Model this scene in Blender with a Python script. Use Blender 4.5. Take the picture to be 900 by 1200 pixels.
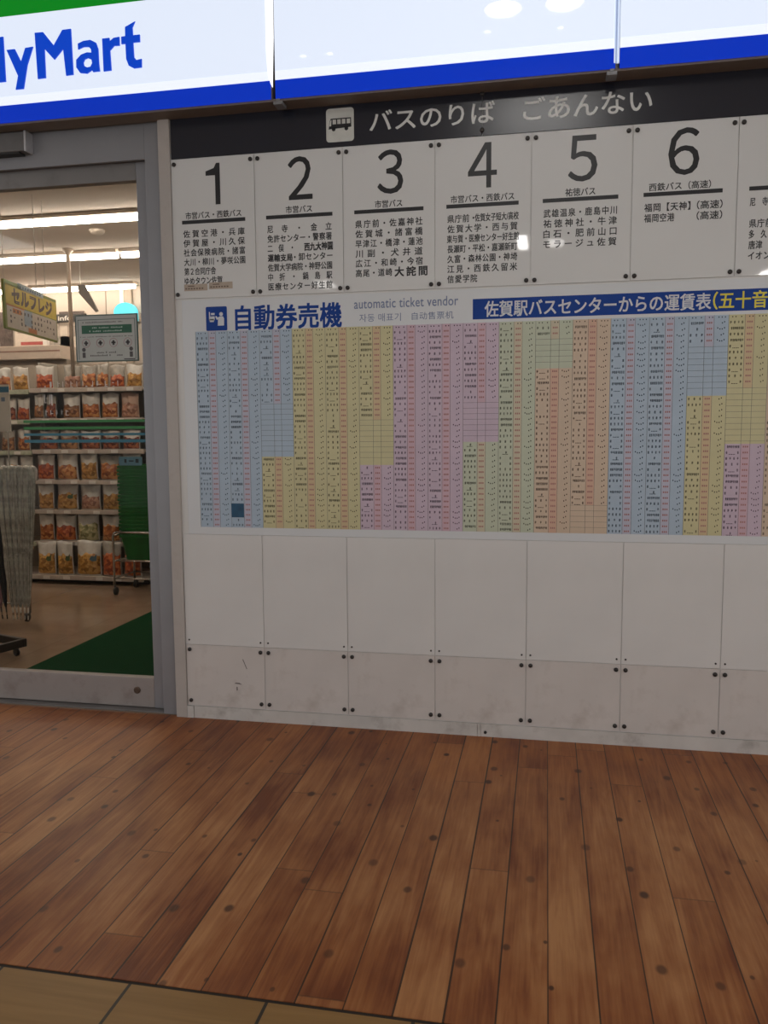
import bpy, bmesh, math, random
from mathutils import Vector, Matrix, noise

random.seed(11)
SC = bpy.context.scene
COL = SC.collection
for o in list(bpy.data.objects):
    bpy.data.objects.remove(o)

# ------------------------------------------------------------------ camera
cam = bpy.data.cameras.new('camera')
cam.sensor_fit = 'AUTO'
cam.sensor_width = 36.0
cam.lens = 36.0 * 959.52 / 1200.0
cam.clip_start = 0.05
co = bpy.data.objects.new('camera', cam)
COL.objects.link(co)
Rr = [[0.9809037, -0.1940878, -0.0125628], [0.1943710, 0.9759395, 0.0988030], [-0.0069159, -0.0993581, 0.9950277]]
m = Matrix.Identity(4)
for i in range(3):
    m[i][0] = Rr[i][0]; m[i][1] = Rr[i][2]; m[i][2] = -Rr[i][1]
    m[i][3] = (1.67775, -3.54781, 1.36061)[i]
co.matrix_world = m
SC.camera = co

# ------------------------------------------------------------------ world, exposure
SC.view_settings.view_transform = 'Standard'
SC.view_settings.look = 'None'
SC.view_settings.gamma = 1.0
SC.view_settings.exposure = 0.0
SC.view_settings.use_curve_mapping = False
w = bpy.data.worlds.new('World'); SC.world = w
w.use_nodes = True
WB = w.node_tree.nodes['Background']
WB.inputs[0].default_value = (0.97, 0.985, 1.0, 1)
WB.inputs[1].default_value = 0.93

LAMP = 7.0          # concourse ceiling lamps
SHOPLAMP = 18.5      # shop ceiling tubes
SIGN = 0.86         # backlit sign face

# ------------------------------------------------------------------ materials
MATS = {}
def lin(c):
    return tuple(((v / 255) / 12.92 if v / 255 <= .04045 else ((v / 255 + .055) / 1.055) ** 2.4) for v in c)

def mat(name, col, rough=.5, metal=0., emit=None, es=0., var=.06, scale=30., spec=.5, trans=0., bump=0., dirt=None, dscale=6.):
    """procedural principled material: colour mottled by noise"""
    if name in MATS:
        return MATS[name]
    M = bpy.data.materials.new(name); MATS[name] = M
    M.use_nodes = True
    nt = M.node_tree; N = nt.nodes; L = nt.links
    b = N['Principled BSDF']
    tc = N.new('ShaderNodeTexCoord')
    nz = N.new('ShaderNodeTexNoise'); nz.inputs['Scale'].default_value = scale; nz.inputs['Detail'].default_value = 4
    L.new(tc.outputs['Object'], nz.inputs['Vector'])
    rp = N.new('ShaderNodeValToRGB')
    rp.color_ramp.elements[0].position = .3; rp.color_ramp.elements[1].position = .7
    c0 = tuple(max(0, c * (1 - var)) for c in col[:3]) + (1,)
    c1 = tuple(min(1, c * (1 + var)) for c in col[:3]) + (1,)
    rp.color_ramp.elements[0].color = c0; rp.color_ramp.elements[1].color = c1
    L.new(nz.outputs['Fac'], rp.inputs[0])
    out = rp.outputs[0]
    if dirt is not None:
        n2 = N.new('ShaderNodeTexNoise'); n2.inputs['Scale'].default_value = dscale; n2.inputs['Detail'].default_value = 8
        n2.inputs['Roughness'].default_value = .65
        L.new(tc.outputs['Object'], n2.inputs['Vector'])
        r2 = N.new('ShaderNodeValToRGB'); r2.color_ramp.elements[0].position = .52; r2.color_ramp.elements[1].position = .78
        r2.color_ramp.elements[1].color = (.6, .6, .6, 1)
        L.new(n2.outputs['Fac'], r2.inputs[0])
        mx = N.new('ShaderNodeMixRGB'); mx.inputs[2].default_value = tuple(dirt) + (1,)
        L.new(r2.outputs[0], mx.inputs[0]); L.new(out, mx.inputs[1]); out = mx.outputs[0]
    L.new(out, b.inputs['Base Color'])
    b.inputs['Roughness'].default_value = rough
    b.inputs['Metallic'].default_value = metal
    b.inputs['Specular IOR Level'].default_value = spec
    if emit is not None:
        b.inputs['Emission Color'].default_value = tuple(emit) + (1,)
        b.inputs['Emission Strength'].default_value = es
    if trans:
        b.inputs['Transmission Weight'].default_value = trans
    if bump:
        bp = N.new('ShaderNodeBump'); bp.inputs['Strength'].default_value = bump; bp.inputs['Distance'].default_value = .004
        L.new(nz.outputs['Fac'], bp.inputs['Height']); L.new(bp.outputs[0], b.inputs['Normal'])
    return M

def glass_mat(name, tint, refl=.5, alpha=.93, rough=.02):
    if name in MATS: return MATS[name]
    M = bpy.data.materials.new(name); MATS[name] = M
    M.use_nodes = True
    nt = M.node_tree; N = nt.nodes; L = nt.links
    for n in list(N): N.remove(n)
    out = N.new('ShaderNodeOutputMaterial')
    tr = N.new('ShaderNodeBsdfTransparent'); tr.inputs[0].default_value = tint + (1,)
    gl = N.new('ShaderNodeBsdfGlossy'); gl.inputs['Roughness'].default_value = rough
    fr = N.new('ShaderNodeFresnel'); fr.inputs[0].default_value = 1.45
    nz = N.new('ShaderNodeTexNoise'); nz.inputs['Scale'].default_value = 3
    ml = N.new('ShaderNodeMath'); ml.operation = 'MULTIPLY'; ml.inputs[1].default_value = refl
    L.new(fr.outputs[0], ml.inputs[0])
    mx = N.new('ShaderNodeMixShader')
    L.new(ml.outputs[0], mx.inputs[0]); L.new(tr.outputs[0], mx.inputs[1]); L.new(gl.outputs[0], mx.inputs[2])
    L.new(mx.outputs[0], out.inputs[0])
    return M

def film_mat(name, col, alpha, rough=.22):
    """cloudy plastic film: part see-through, part milky"""
    if name in MATS: return MATS[name]
    M = mat(name, col, rough, var=.35, scale=25., bump=.5)
    b = M.node_tree.nodes['Principled BSDF']
    b.inputs['Alpha'].default_value = alpha
    return M

def food_mat(name, c_dark, c_mid, c_light, scale=38.):
    if name in MATS: return MATS[name]
    M = bpy.data.materials.new(name); MATS[name] = M
    M.use_nodes = True
    nt = M.node_tree; N = nt.nodes; L = nt.links
    b = N['Principled BSDF']
    tc = N.new('ShaderNodeTexCoord')
    vo = N.new('ShaderNodeTexVoronoi'); vo.inputs['Scale'].default_value = scale
    L.new(tc.outputs['Object'], vo.inputs['Vector'])
    nz = N.new('ShaderNodeTexNoise'); nz.inputs['Scale'].default_value = scale * .6; nz.inputs['Detail'].default_value = 5
    L.new(tc.outputs['Object'], nz.inputs['Vector'])
    sep = N.new('ShaderNodeSeparateColor'); L.new(vo.outputs['Color'], sep.inputs[0])
    ad = N.new('ShaderNodeMath'); ad.operation = 'MULTIPLY_ADD'; ad.inputs[1].default_value = .6
    L.new(sep.outputs[0], ad.inputs[0]); 
    sc = N.new('ShaderNodeMath'); sc.operation = 'MULTIPLY'; sc.inputs[1].default_value = .5
    L.new(nz.outputs['Fac'], sc.inputs[0]); L.new(sc.outputs[0], ad.inputs[2])
    rp = N.new('ShaderNodeValToRGB')
    rp.color_ramp.elements[0].position = .2; rp.color_ramp.elements[0].color = c_dark + (1,)
    rp.color_ramp.elements[1].position = .8; rp.color_ramp.elements[1].color = c_light + (1,)
    e = rp.color_ramp.elements.new(.5); e.color = c_mid + (1,)
    L.new(ad.outputs[0], rp.inputs[0]); L.new(rp.outputs[0], b.inputs['Base Color'])
    b.inputs['Roughness'].default_value = .3
    bp = N.new('ShaderNodeBump'); bp.inputs['Strength'].default_value = .7; bp.inputs['Distance'].default_value = .006
    L.new(vo.outputs['Distance'], bp.inputs['Height']); L.new(bp.outputs[0], b.inputs['Normal'])
    return M

def emis(name, col, s):
    return mat(name, col, .5, emit=col, es=s, var=0.)

def floor_planks():
    M = bpy.data.materials.new('stained pine planks')
    M.use_nodes = True
    nt = M.node_tree; N = nt.nodes; L = nt.links
    b = N['Principled BSDF']
    def mth(op, a, c=None, d=None):
        n = N.new('ShaderNodeMath'); n.operation = op
        for i, v in enumerate((a, c, d)):
            if v is None: continue
            if isinstance(v, (int, float)): n.inputs[i].default_value = v
            else: L.new(v, n.inputs[i])
        return n.outputs[0]
    geo = N.new('ShaderNodeNewGeometry')
    sx = N.new('ShaderNodeSeparateXYZ'); L.new(geo.outputs['Position'], sx.inputs[0])
    X, Y = sx.outputs[0], sx.outputs[1]
    pw = .118931
    u = mth('DIVIDE', mth('SUBTRACT', X, 1.69691), pw)
    idx = mth('FLOOR', u)
    fr = mth('SUBTRACT', u, idx)
    ed = mth('MINIMUM', fr, mth('SUBTRACT', 1.0, fr))          # distance to plank edge, in widths
    wn = N.new('ShaderNodeTexWhiteNoise'); wn.noise_dimensions = '1D'; L.new(idx, wn.inputs['W'])
    # gap width differs from joint to joint
    gid = mth('FLOOR', mth('ADD', u, .5))
    wg = N.new('ShaderNodeTexWhiteNoise'); wg.noise_dimensions = '1D'; L.new(mth('ADD', gid, 71.3), wg.inputs['W'])
    gw = mth('MULTIPLY_ADD', wg.outputs['Value'], .012, .012)
    gap = mth('SUBTRACT', 1.0, mth('SMOOTHSTEP', ed, mth('MULTIPLY', gw, .5), mth('MULTIPLY', gw, 1.4))) if False else mth('LESS_THAN', ed, gw)
    # board ends along y
    ln = 2.1
    v = mth('ADD', mth('DIVIDE', Y, ln), mth('MULTIPLY', wn.outputs['Value'], 7.0))
    vi = mth('FLOOR', v)
    vf = mth('SUBTRACT', v, vi)
    ve = mth('MINIMUM', vf, mth('SUBTRACT', 1.0, vf))
    endj = mth('LESS_THAN', ve, .0013)
    seed = mth('ADD', mth('MULTIPLY', idx, 3.17), mth('MULTIPLY', vi, 11.73))
    w2 = N.new('ShaderNodeTexWhiteNoise'); w2.noise_dimensions = '1D'; L.new(seed, w2.inputs['W'])
    # grain, stretched along the board
    cb = N.new('ShaderNodeCombineXYZ')
    L.new(mth('MULTIPLY', X, 24.0), cb.inputs[0]); L.new(mth('MULTIPLY', Y, 1.8), cb.inputs[1]); L.new(mth('MULTIPLY', seed, 1.7), cb.inputs[2])
    g1 = N.new('ShaderNodeTexNoise'); g1.inputs['Scale'].default_value = 1.0; g1.inputs['Detail'].default_value = 6; g1.inputs['Distortion'].default_value = 1.6
    L.new(cb.outputs[0], g1.inputs['Vector'])
    cb2 = N.new('ShaderNodeCombineXYZ')
    L.new(mth('MULTIPLY', X, 130.0), cb2.inputs[0]); L.new(mth('MULTIPLY', Y, 5.0), cb2.inputs[1]); L.new(seed, cb2.inputs[2])
    g2 = N.new('ShaderNodeTexNoise'); g2.inputs['Scale'].default_value = 1.0; g2.inputs['Detail'].default_value = 3
    L.new(cb2.outputs[0], g2.inputs['Vector'])
    # broad blotches of stain
    cb3 = N.new('ShaderNodeCombineXYZ')
    L.new(mth('MULTIPLY', X, 5.0), cb3.inputs[0]); L.new(mth('MULTIPLY', Y, 2.6), cb3.inputs[1]); L.new(mth('MULTIPLY', seed, .9), cb3.inputs[2])
    g3 = N.new('ShaderNodeTexNoise'); g3.inputs['Scale'].default_value = 1.0; g3.inputs['Detail'].default_value = 4
    L.new(cb3.outputs[0], g3.inputs['Vector'])
    t = mth('ADD', mth('MULTIPLY', g1.outputs['Fac'], .38), mth('MULTIPLY', g2.outputs['Fac'], .20))
    t = mth('ADD', t, mth('MULTIPLY', g3.outputs['Fac'], .62))
    t = mth('SUBTRACT', t, .075)
    t = mth('ADD', t, mth('MULTIPLY', mth('SUBTRACT', w2.outputs['Value'], .5), .12))
    rp = N.new('ShaderNodeValToRGB')
    E = rp.color_ramp.elements
    E[0].position = .36; E[0].color = (.165, .043, .010, 1)
    E[1].position = .70; E[1].color = (.46, .215, .082, 1)
    e = E.new(.53); e.color = (.315, .118, .037, 1)
    L.new(t, rp.inputs[0])
    # knots
    cb4 = N.new('ShaderNodeCombineXYZ')
    L.new(mth('MULTIPLY', X, 1.0), cb4.inputs[0]); L.new(mth('MULTIPLY', Y, .72), cb4.inputs[1]); L.new(mth('MULTIPLY', seed, .0), cb4.inputs[2])
    vo = N.new('ShaderNodeTexVoronoi'); vo.voronoi_dimensions = '2D'; vo.inputs['Scale'].default_value = 6.0
    L.new(cb4.outputs[0], vo.inputs['Vector'])
    sp = N.new('ShaderNodeSeparateColor'); L.new(vo.outputs['Color'], sp.inputs[0])
    rad = mth('MULTIPLY_ADD', sp.outputs[0], .085, .030)
    kd = mth('DIVIDE', vo.outputs['Distance'], rad)
    kr = N.new('ShaderNodeValToRGB'); kr.color_ramp.elements[0].position = .55; kr.color_ramp.elements[0].color = (1, 1, 1, 1)
    kr.color_ramp.elements[1].position = 1.0; kr.color_ramp.elements[1].color = (0, 0, 0, 1)
    L.new(kd, kr.inputs[0])
    kk = mth('MULTIPLY', kr.outputs[0], mth('MULTIPLY_ADD', sp.outputs[1], .4, .55))
    kk = mth('MULTIPLY', kk, mth('GREATER_THAN', sp.outputs[2], .15))
    mk = N.new('ShaderNodeMixRGB'); mk.inputs[2].default_value = (.058, .020, .008, 1)
    L.new(kk, mk.inputs[0]); L.new(rp.outputs[0], mk.inputs[1])
    # darker, redder tint in ragged bands at both ends of the boards
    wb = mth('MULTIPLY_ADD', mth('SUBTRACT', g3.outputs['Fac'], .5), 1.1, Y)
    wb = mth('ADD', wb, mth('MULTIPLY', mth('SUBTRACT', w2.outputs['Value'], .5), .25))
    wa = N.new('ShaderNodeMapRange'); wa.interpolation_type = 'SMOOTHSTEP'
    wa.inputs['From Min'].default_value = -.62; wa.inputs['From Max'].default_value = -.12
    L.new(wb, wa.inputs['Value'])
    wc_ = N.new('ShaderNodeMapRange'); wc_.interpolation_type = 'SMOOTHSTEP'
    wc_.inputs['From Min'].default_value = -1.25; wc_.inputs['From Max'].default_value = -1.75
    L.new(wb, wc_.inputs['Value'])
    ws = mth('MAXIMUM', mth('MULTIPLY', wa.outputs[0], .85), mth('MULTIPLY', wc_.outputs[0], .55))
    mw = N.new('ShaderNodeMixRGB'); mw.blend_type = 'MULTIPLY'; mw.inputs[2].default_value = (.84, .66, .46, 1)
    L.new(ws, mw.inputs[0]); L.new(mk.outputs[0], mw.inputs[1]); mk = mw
    # gaps
    mg = N.new('ShaderNodeMixRGB'); mg.inputs[2].default_value = (.018, .008, .004, 1)
    L.new(mth('MULTIPLY', gap, .9), mg.inputs[0]); L.new(mk.outputs[0], mg.inputs[1])
    me = N.new('ShaderNodeMixRGB'); me.inputs[2].default_value = (.045, .018, .008, 1)
    L.new(mth('MULTIPLY', endj, .45), me.inputs[0]); L.new(mg.outputs[0], me.inputs[1])
    L.new(me.outputs[0], b.inputs['Base Color'])
    b.inputs['Roughness'].default_value = .42
    b.inputs['Specular IOR Level'].default_value = .35
    bp = N.new('ShaderNodeBump'); bp.inputs['Strength'].default_value = .25; bp.inputs['Distance'].default_value = .004
    L.new(mth('SUBTRACT', g2.outputs['Fac'], mth('MULTIPLY', gap, 2.)), bp.inputs['Height']); L.new(bp.outputs[0], b.inputs['Normal'])
    return M

def floor_tiles(name, x0, dx, y0, dy, jw, cj, ca, cb_, rough, grain=True, spec=.4):
    M = bpy.data.materials.new(name)
    M.use_nodes = True
    nt = M.node_tree; N = nt.nodes; L = nt.links
    b = N['Principled BSDF']
    def mth(op, a, c=None, d=None):
        n = N.new('ShaderNodeMath'); n.operation = op
        for i, v in enumerate((a, c, d)):
            if v is None: continue
            if isinstance(v, (int, float)): n.inputs[i].default_value = v
            else: L.new(v, n.inputs[i])
        return n.outputs[0]
    geo = N.new('ShaderNodeNewGeometry')
    sx = N.new('ShaderNodeSeparateXYZ'); L.new(geo.outputs['Position'], sx.inputs[0])
    u = mth('DIVIDE', mth('SUBTRACT', sx.outputs[0], x0), dx); ui = mth('FLOOR', u); uf = mth('SUBTRACT', u, ui)
    v = mth('DIVIDE', mth('SUBTRACT', sx.outputs[1], y0), dy); vi = mth('FLOOR', v); vf = mth('SUBTRACT', v, vi)
    eu = mth('MULTIPLY', mth('MINIMUM', uf, mth('SUBTRACT', 1., uf)), dx)
    ev = mth('MULTIPLY', mth('MINIMUM', vf, mth('SUBTRACT', 1., vf)), dy)
    j = mth('LESS_THAN', mth('MINIMUM', eu, ev), jw)
    cbn = N.new('ShaderNodeCombineXYZ')
    L.new(mth('MULTIPLY', sx.outputs[0], 1.6 if grain else 5.), cbn.inputs[0]); L.new(mth('MULTIPLY', sx.outputs[1], 30. if grain else 5.), cbn.inputs[1])
    L.new(mth('ADD', mth('MULTIPLY', ui, 3.3), mth('MULTIPLY', vi, 7.7)), cbn.inputs[2])
    nz = N.new('ShaderNodeTexNoise'); nz.inputs['Scale'].default_value = 1.; nz.inputs['Detail'].default_value = 5; nz.inputs['Distortion'].default_value = .8
    L.new(cbn.outputs[0], nz.inputs['Vector'])
    rp = N.new('ShaderNodeValToRGB'); rp.color_ramp.elements[0].position = .3; rp.color_ramp.elements[1].position = .7
    rp.color_ramp.elements[0].color = ca + (1,); rp.color_ramp.elements[1].color = cb_ + (1,)
    L.new(nz.outputs['Fac'], rp.inputs[0])
    mg = N.new('ShaderNodeMixRGB'); mg.inputs[2].default_value = cj + (1,)
    L.new(j, mg.inputs[0]); L.new(rp.outputs[0], mg.inputs[1]); L.new(mg.outputs[0], b.inputs['Base Color'])
    b.inputs['Roughness'].default_value = rough
    b.inputs['Specular IOR Level'].default_value = spec
    return M

# ------------------------------------------------------------------ geometry helpers
class MB:
    def __init__(s): s.bm = bmesh.new()
    def box(s, x0, x1, y0, y1, z0, z1, bev=0.):
        vs = [s.bm.verts.new((x, y, z)) for x in (x0, x1) for y in (y0, y1) for z in (z0, z1)]
        fs = []
        for q in ((0, 1, 3, 2), (4, 6, 7, 5), (0, 4, 5, 1), (2, 3, 7, 6), (0, 2, 6, 4), (1, 5, 7, 3)):
            fs.append(s.bm.faces.new([vs[i] for i in q]))
        if bev > 0:
            es = list({e for f in fs for e in f.edges})
            bmesh.ops.bevel(s.bm, geom=es, offset=bev, segments=2, profile=.5, affect='EDGES')
        return s
    def cyl(s, p0, p1, r0, r1=None, n=12, cap=True):
        r1 = r0 if r1 is None else r1
        p0, p1 = Vector(p0), Vector(p1)
        d = (p1 - p0).normalized()
        a = d.orthogonal().normalized(); bq = d.cross(a)
        A = [s.bm.verts.new(p0 + (a * math.cos(2 * math.pi * i / n) + bq * math.sin(2 * math.pi * i / n)) * r0) for i in range(n)]
        B = [s.bm.verts.new(p1 + (a * math.cos(2 * math.pi * i / n) + bq * math.sin(2 * math.pi * i / n)) * r1) for i in range(n)]
        for i in range(n):
            s.bm.faces.new((A[i], A[(i + 1) % n], B[(i + 1) % n], B[i]))
        if cap:
            s.bm.faces.new(A[::-1]); s.bm.faces.new(B)
        return s
    def tube(s, pts, r, n=8):
        pts = [Vector(p) for p in pts]
        rings = []
        for i, p in enumerate(pts):
            d = (pts[min(i + 1, len(pts) - 1)] - pts[max(i - 1, 0)]).normalized()
            if i == 0: a = d.orthogonal().normalized()
            else:
                a = (a - d * a.dot(d)).normalized()
            bq = d.cross(a)
            rr = r[i] if isinstance(r, (list, tuple)) else r
            rings.append([s.bm.verts.new(p + (a * math.cos(2 * math.pi * k / n) + bq * math.sin(2 * math.pi * k / n)) * rr) for k in range(n)])
        for A, B in zip(rings, rings[1:]):
            for k in range(n):
                s.bm.faces.new((A[k], A[(k + 1) % n], B[(k + 1) % n], B[k]))
        s.bm.faces.new(rings[0][::-1]); s.bm.faces.new(rings[-1])
        return s
    def lathe(s, prof, c=(0, 0, 0), ax='z', n=16):
        """prof: list of (radius, height)"""
        rings = []
        for r, h in prof:
            ring = []
            for k in range(n):
                a = 2 * math.pi * k / n
                p = (r * math.cos(a), r * math.sin(a), h)
                if ax == 'y': p = (p[0], -p[2], p[1])
                if ax == 'x': p = (p[2], p[0], p[1])
                ring.append(s.bm.verts.new((p[0] + c[0], p[1] + c[1], p[2] + c[2])))
            rings.append(ring)
        for A, B in zip(rings, rings[1:]):
            for k in range(n):
                s.bm.faces.new((A[k], A[(k + 1) % n], B[(k + 1) % n], B[k]))
        s.bm.faces.new(rings[0][::-1]); s.bm.faces.new(rings[-1])
        return s
    def rect(s, x0, x1, z0, z1, y, t=.0006):
        """thin printed patch standing on a wall facing -Y"""
        return s.box(x0, x1, y - t, y, z0, z1)
    def poly(s, pts, y, t=.004, hole=None):
        """extruded outline (x,z) facing -Y"""
        bm2 = bmesh.new()
        def loop(P, yy): return [bm2.verts.new((p[0], yy, p[1])) for p in P]
        f = loop(pts, y - t)
        edges = [bm2.edges.new((f[i], f[(i + 1) % len(f)])) for i in range(len(f))]
        if hole:
            h = loop(hole, y - t)
            edges += [bm2.edges.new((h[i], h[(i + 1) % len(h)])) for i in range(len(h))]
        bmesh.ops.triangle_fill(bm2, use_beauty=True, use_dissolve=False, edges=edges)
        r = bmesh.ops.extrude_face_region(bm2, geom=list(bm2.faces))
        bmesh.ops.translate(bm2, vec=(0, t, 0), verts=[v for v in r['geom'] if isinstance(v, bmesh.types.BMVert)])
        me = bpy.data.meshes.new('tmp'); bm2.to_mesh(me); bm2.free()
        s.bm.from_mesh(me); bpy.data.meshes.remove(me)
        return s
    def xf(s, M):
        bmesh.ops.transform(s.bm, matrix=M, verts=list(s.bm.verts)); return s
    def build(s, name, m, parent=None, smooth=False, loc=None):
        bmesh.ops.recalc_face_normals(s.bm, faces=list(s.bm.faces))
        me = bpy.data.meshes.new(name)
        s.bm.to_mesh(me); s.bm.free()
        me.materials.append(m)
        if smooth:
            for p in me.polygons: p.use_smooth = True
        o = bpy.data.objects.new(name, me)
        COL.objects.link(o)
        if parent is not None: o.parent = parent
        if loc is not None: o.location = loc
        return o

def tag(o, label=None, cat=None, group=None, kind=None):
    if label: o['label'] = label
    if cat: o['category'] = cat
    if group: o['group'] = group
    if kind: o['kind'] = kind
    return o

def thing(name, label, cat, loc=(0, 0, 0), rz=0., group=None):
    o = bpy.data.objects.new(name, None)
    COL.objects.link(o)
    o.empty_display_size = .05
    o.location = loc; o.rotation_euler = (0, 0, rz)
    return tag(o, label, cat, group)

def struct(o, label=None):
    return tag(o, label, None, None, 'structure')

def copy_tree(o, parent=None):
    kids = list(o.children)
    c = o.copy(); COL.objects.link(c)
    if parent is not None: c.parent = parent
    for k in kids: copy_tree(k, c)
    return c

# lettering --------------------------------------------------------------
TC = bpy.data.curves.new('lettering_source', 'FONT')
TO = bpy.data.objects.new('lettering_source', TC)
COL.objects.link(TO)
_cache = {}
def glyphs(s, bold=0., sp=1.):
    k = (s, bold, sp)
    if k not in _cache:
        TC.body = s; TC.space_character = sp; TC.resolution_u = 3
        dg = bpy.context.evaluated_depsgraph_get()
        TO.update_tag(); dg.update()
        me = bpy.data.meshes.new_from_object(TO.evaluated_get(dg))
        vs = [(v.co.x, v.co.y) for v in me.vertices]
        fs = [tuple(p.vertices) for p in me.polygons]
        bpy.data.meshes.remove(me)
        _cache[k] = (vs, fs)
    return _cache[k]

def write(mb, s, x0, x1, z0, z1, y, bold=0., sp=1., keep=False):
    """fit lettering into a box on a wall facing -Y; bold thickens the strokes by overprinting (share of the em)"""
    vs, fs = glyphs(s, 0., sp)
    ax, bx = min(v[0] for v in vs), max(v[0] for v in vs)
    if keep: ay, by = -.08, .84
    else: ay, by = min(v[1] for v in vs), max(v[1] for v in vs)
    kz = (z1 - z0) / (by - ay); e = max(0., bold) * kz
    kx = (x1 - x0 - 2 * e) / (bx - ax); kz = (z1 - z0 - 2 * e) / (by - ay)
    offs = [(0, 0)] if e == 0 else [(e, e), (e, -e), (-e, e), (-e, -e)]
    for n, (dx, dz) in enumerate(offs):
        bv = [mb.bm.verts.new((x0 + e + dx + (v[0] - ax) * kx, y - n * .00004, z0 + e + dz + (v[1] - ay) * kz)) for v in vs]
        for f in fs:
            try: mb.bm.faces.new([bv[i] for i in f])
            except ValueError: pass
    return mb

# ------------------------------------------------------------------ palette
M_wall = mat('wall panel white', (.70, .69, .67), .22, var=.02, scale=3.)
M_board = mat('glossy board white', (.69, .69, .68), .03, var=.015, scale=4.)
M_upper = mat('glossy cladding white', (.69, .675, .66), .17, var=.03, scale=4.)
M_lower = mat('scuffed cladding white', (.62, .575, .545), .4, var=.04, scale=5., dirt=(.40, .34, .30), dscale=7.)
M_base = mat('dirty plinth white', (.58, .55, .52), .5, var=.08, scale=8., dirt=(.22, .18, .15), dscale=9.)
M_black = mat('print black', (.018, .018, .020), .35, var=.1)
M_dark = mat('navy header', (.008, .0095, .019), .26, var=.1, scale=4., spec=.8)
M_letter = mat('light grey lettering', (.66, .66, .64), .4, var=.03)
M_screw = mat('dark steel screw cap', (.045, .040, .038), .30, metal=.6, var=.15, scale=200.)
M_metal = mat('grey aluminium', (.285, .285, .30), .42, metal=.35, var=.04, scale=6.)
M_metal2 = mat('grey aluminium rail', (.22, .21, .205), .42, metal=.3, var=.05, scale=6., dirt=(.13, .11, .10), dscale=8.)
M_post = mat('beige grey post', (.46, .42, .39), .42, var=.05, scale=5., dirt=(.30, .24, .21), dscale=5.)
M_poster = mat('poster pale grey', (.66, .675, .69), .22, var=.012, scale=4.)
M_navy = mat('poster blue', (.003, .045, .27), .4, var=.05, spec=.25)
M_blu2 = mat('poster soft blue', (.16, .20, .33), .35, var=.05)
M_yel = mat('yellow print', (.70, .62, .05), .35, var=.05)
M_chrome = mat('chrome steel', (.55, .53, .50), .25, metal=.9, var=.05)
M_rubber = mat('black rubber', (.018, .018, .018), .6, var=.2)
M_glass = glass_mat('door glass', (.95, .965, .955), .12)

# ------------------------------------------------------------------ structure
YW = 0.006       # wall plane behind the boards
def bx(*a, **k): return MB().box(*a, **k)

# concourse floor: planks then tiles
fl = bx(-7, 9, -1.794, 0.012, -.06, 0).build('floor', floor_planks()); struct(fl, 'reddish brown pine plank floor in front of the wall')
tl = bx(-7, 9, -10, -1.806, -.06, 0).build('floor', floor_tiles('wood look tiles', .682, .3548, -1.80, .60, .0042, (.03, .022, .015), (.235, .125, .037), (.31, .172, .056), .42))
struct(tl, 'yellowish wood-look floor tiles along the bottom edge')
ts = bx(-7, 9, -1.806, -1.794, -.06, -.002).build('trim_1', mat('dark joint', (.02, .012, .008), .7)); struct(ts)
M_ceil = mat('concourse ceiling', (.55, .54, .52), .8, var=.03, scale=2.)
MB().box(-7, 9, -10, -.005, 3.42, 3.5).build('ceiling', M_ceil)['kind'] = 'structure'

# facade wall right of the door
wl = bx(-.045, 3.6, YW, .14, 0, 3.42).build('wall_back', M_wall); struct(wl, 'white facade wall carrying the boards')
wl2 = bx(-6.5, -1.30, .03, .14, 0, 3.42).build('wall_left', M_wall); struct(wl2)
wl3 = bx(-1.30, -.045, .045, .14, 2.60, 3.42).build('wall_front', M_metal); struct(wl3, 'grey transom above the glass door')
wl4 = bx(3.6, 9, YW, .14, 0, 3.42).build('wall_right', M_wall); struct(wl4)

# shop shell
M_shopc = mat('shop ceiling', (.62, .53, .455), .8, var=.03, scale=3.)
M_shopw = mat('shop wall', (.50, .43, .37), .6, var=.03, scale=3.)
o = bx(-6.5, 1.6, .012, 4.8, -.06, -.001).build('floor', floor_tiles('shop floor tile', -1.447, .9, .45, .9, .0025, (.24, .17, .115), (.30, .205, .14), (.345, .245, .17), .14, grain=False, spec=.5)); struct(o, 'polished beige shop floor')
o = bx(-6.5, 1.6, .14, 4.8, 2.90, 2.98).build('ceiling', M_shopc); struct(o, 'beige shop ceiling')
o = bx(-6.5, 1.6, 4.65, 4.8, -.001, 2.90).build('wall_back', M_shopw); struct(o, 'cream back wall of the shop')
o = bx(1.5, 1.6, .14, 4.65, 0, 2.90).build('wall_right', M_shopw); struct(o)
o = bx(-6.5, -6.4, .14, 4.65, 0, 2.90).build('wall_left', M_shopw); struct(o)
# back-wall panel joints and column
o = MB().box(-2.785, -2.74, 4.60, 4.65, 0, 2.90, .004).build('trim_2', mat('white strip', (.66, .60, .53), .5)); struct(o)
o = MB().box(-2.74, -2.655, 4.61, 4.65, 0, 2.90, .004).build('trim_3', mat('taupe strip', (.36, .29, .23), .6)); struct(o)
o = MB().box(-2.975, -2.967, 4.645, 4.65, 0, 2.90).build('trim_4', mat('joint line', (.25, .20, .16), .7)); struct(o)

# post, jamb
o = MB().box(-.047, .008, -.008, .045, 0, 2.76, .003).build('trim_5', M_post); struct(o, 'beige grey post between door and boards')
o = MB().box(-.128, -.052, .022, .14, 0, 2.76, .003).build('trim_6', M_metal); struct(o, 'grey aluminium door jamb')
o = MB().box(-1.30, -.13, .028, .045, 2.593, 2.76, .002).build('trim_7', M_metal); struct(o, 'grey flat transom panel')
o = MB().box(-1.30, -.128, .03, .14, 0, .006).build('trim_9', M_metal2); struct(o, 'door threshold')
o = MB().box(-1.30, -1.245, .022, .14, .006, 2.60, .003).build('trim_10', M_metal); struct(o)

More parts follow.
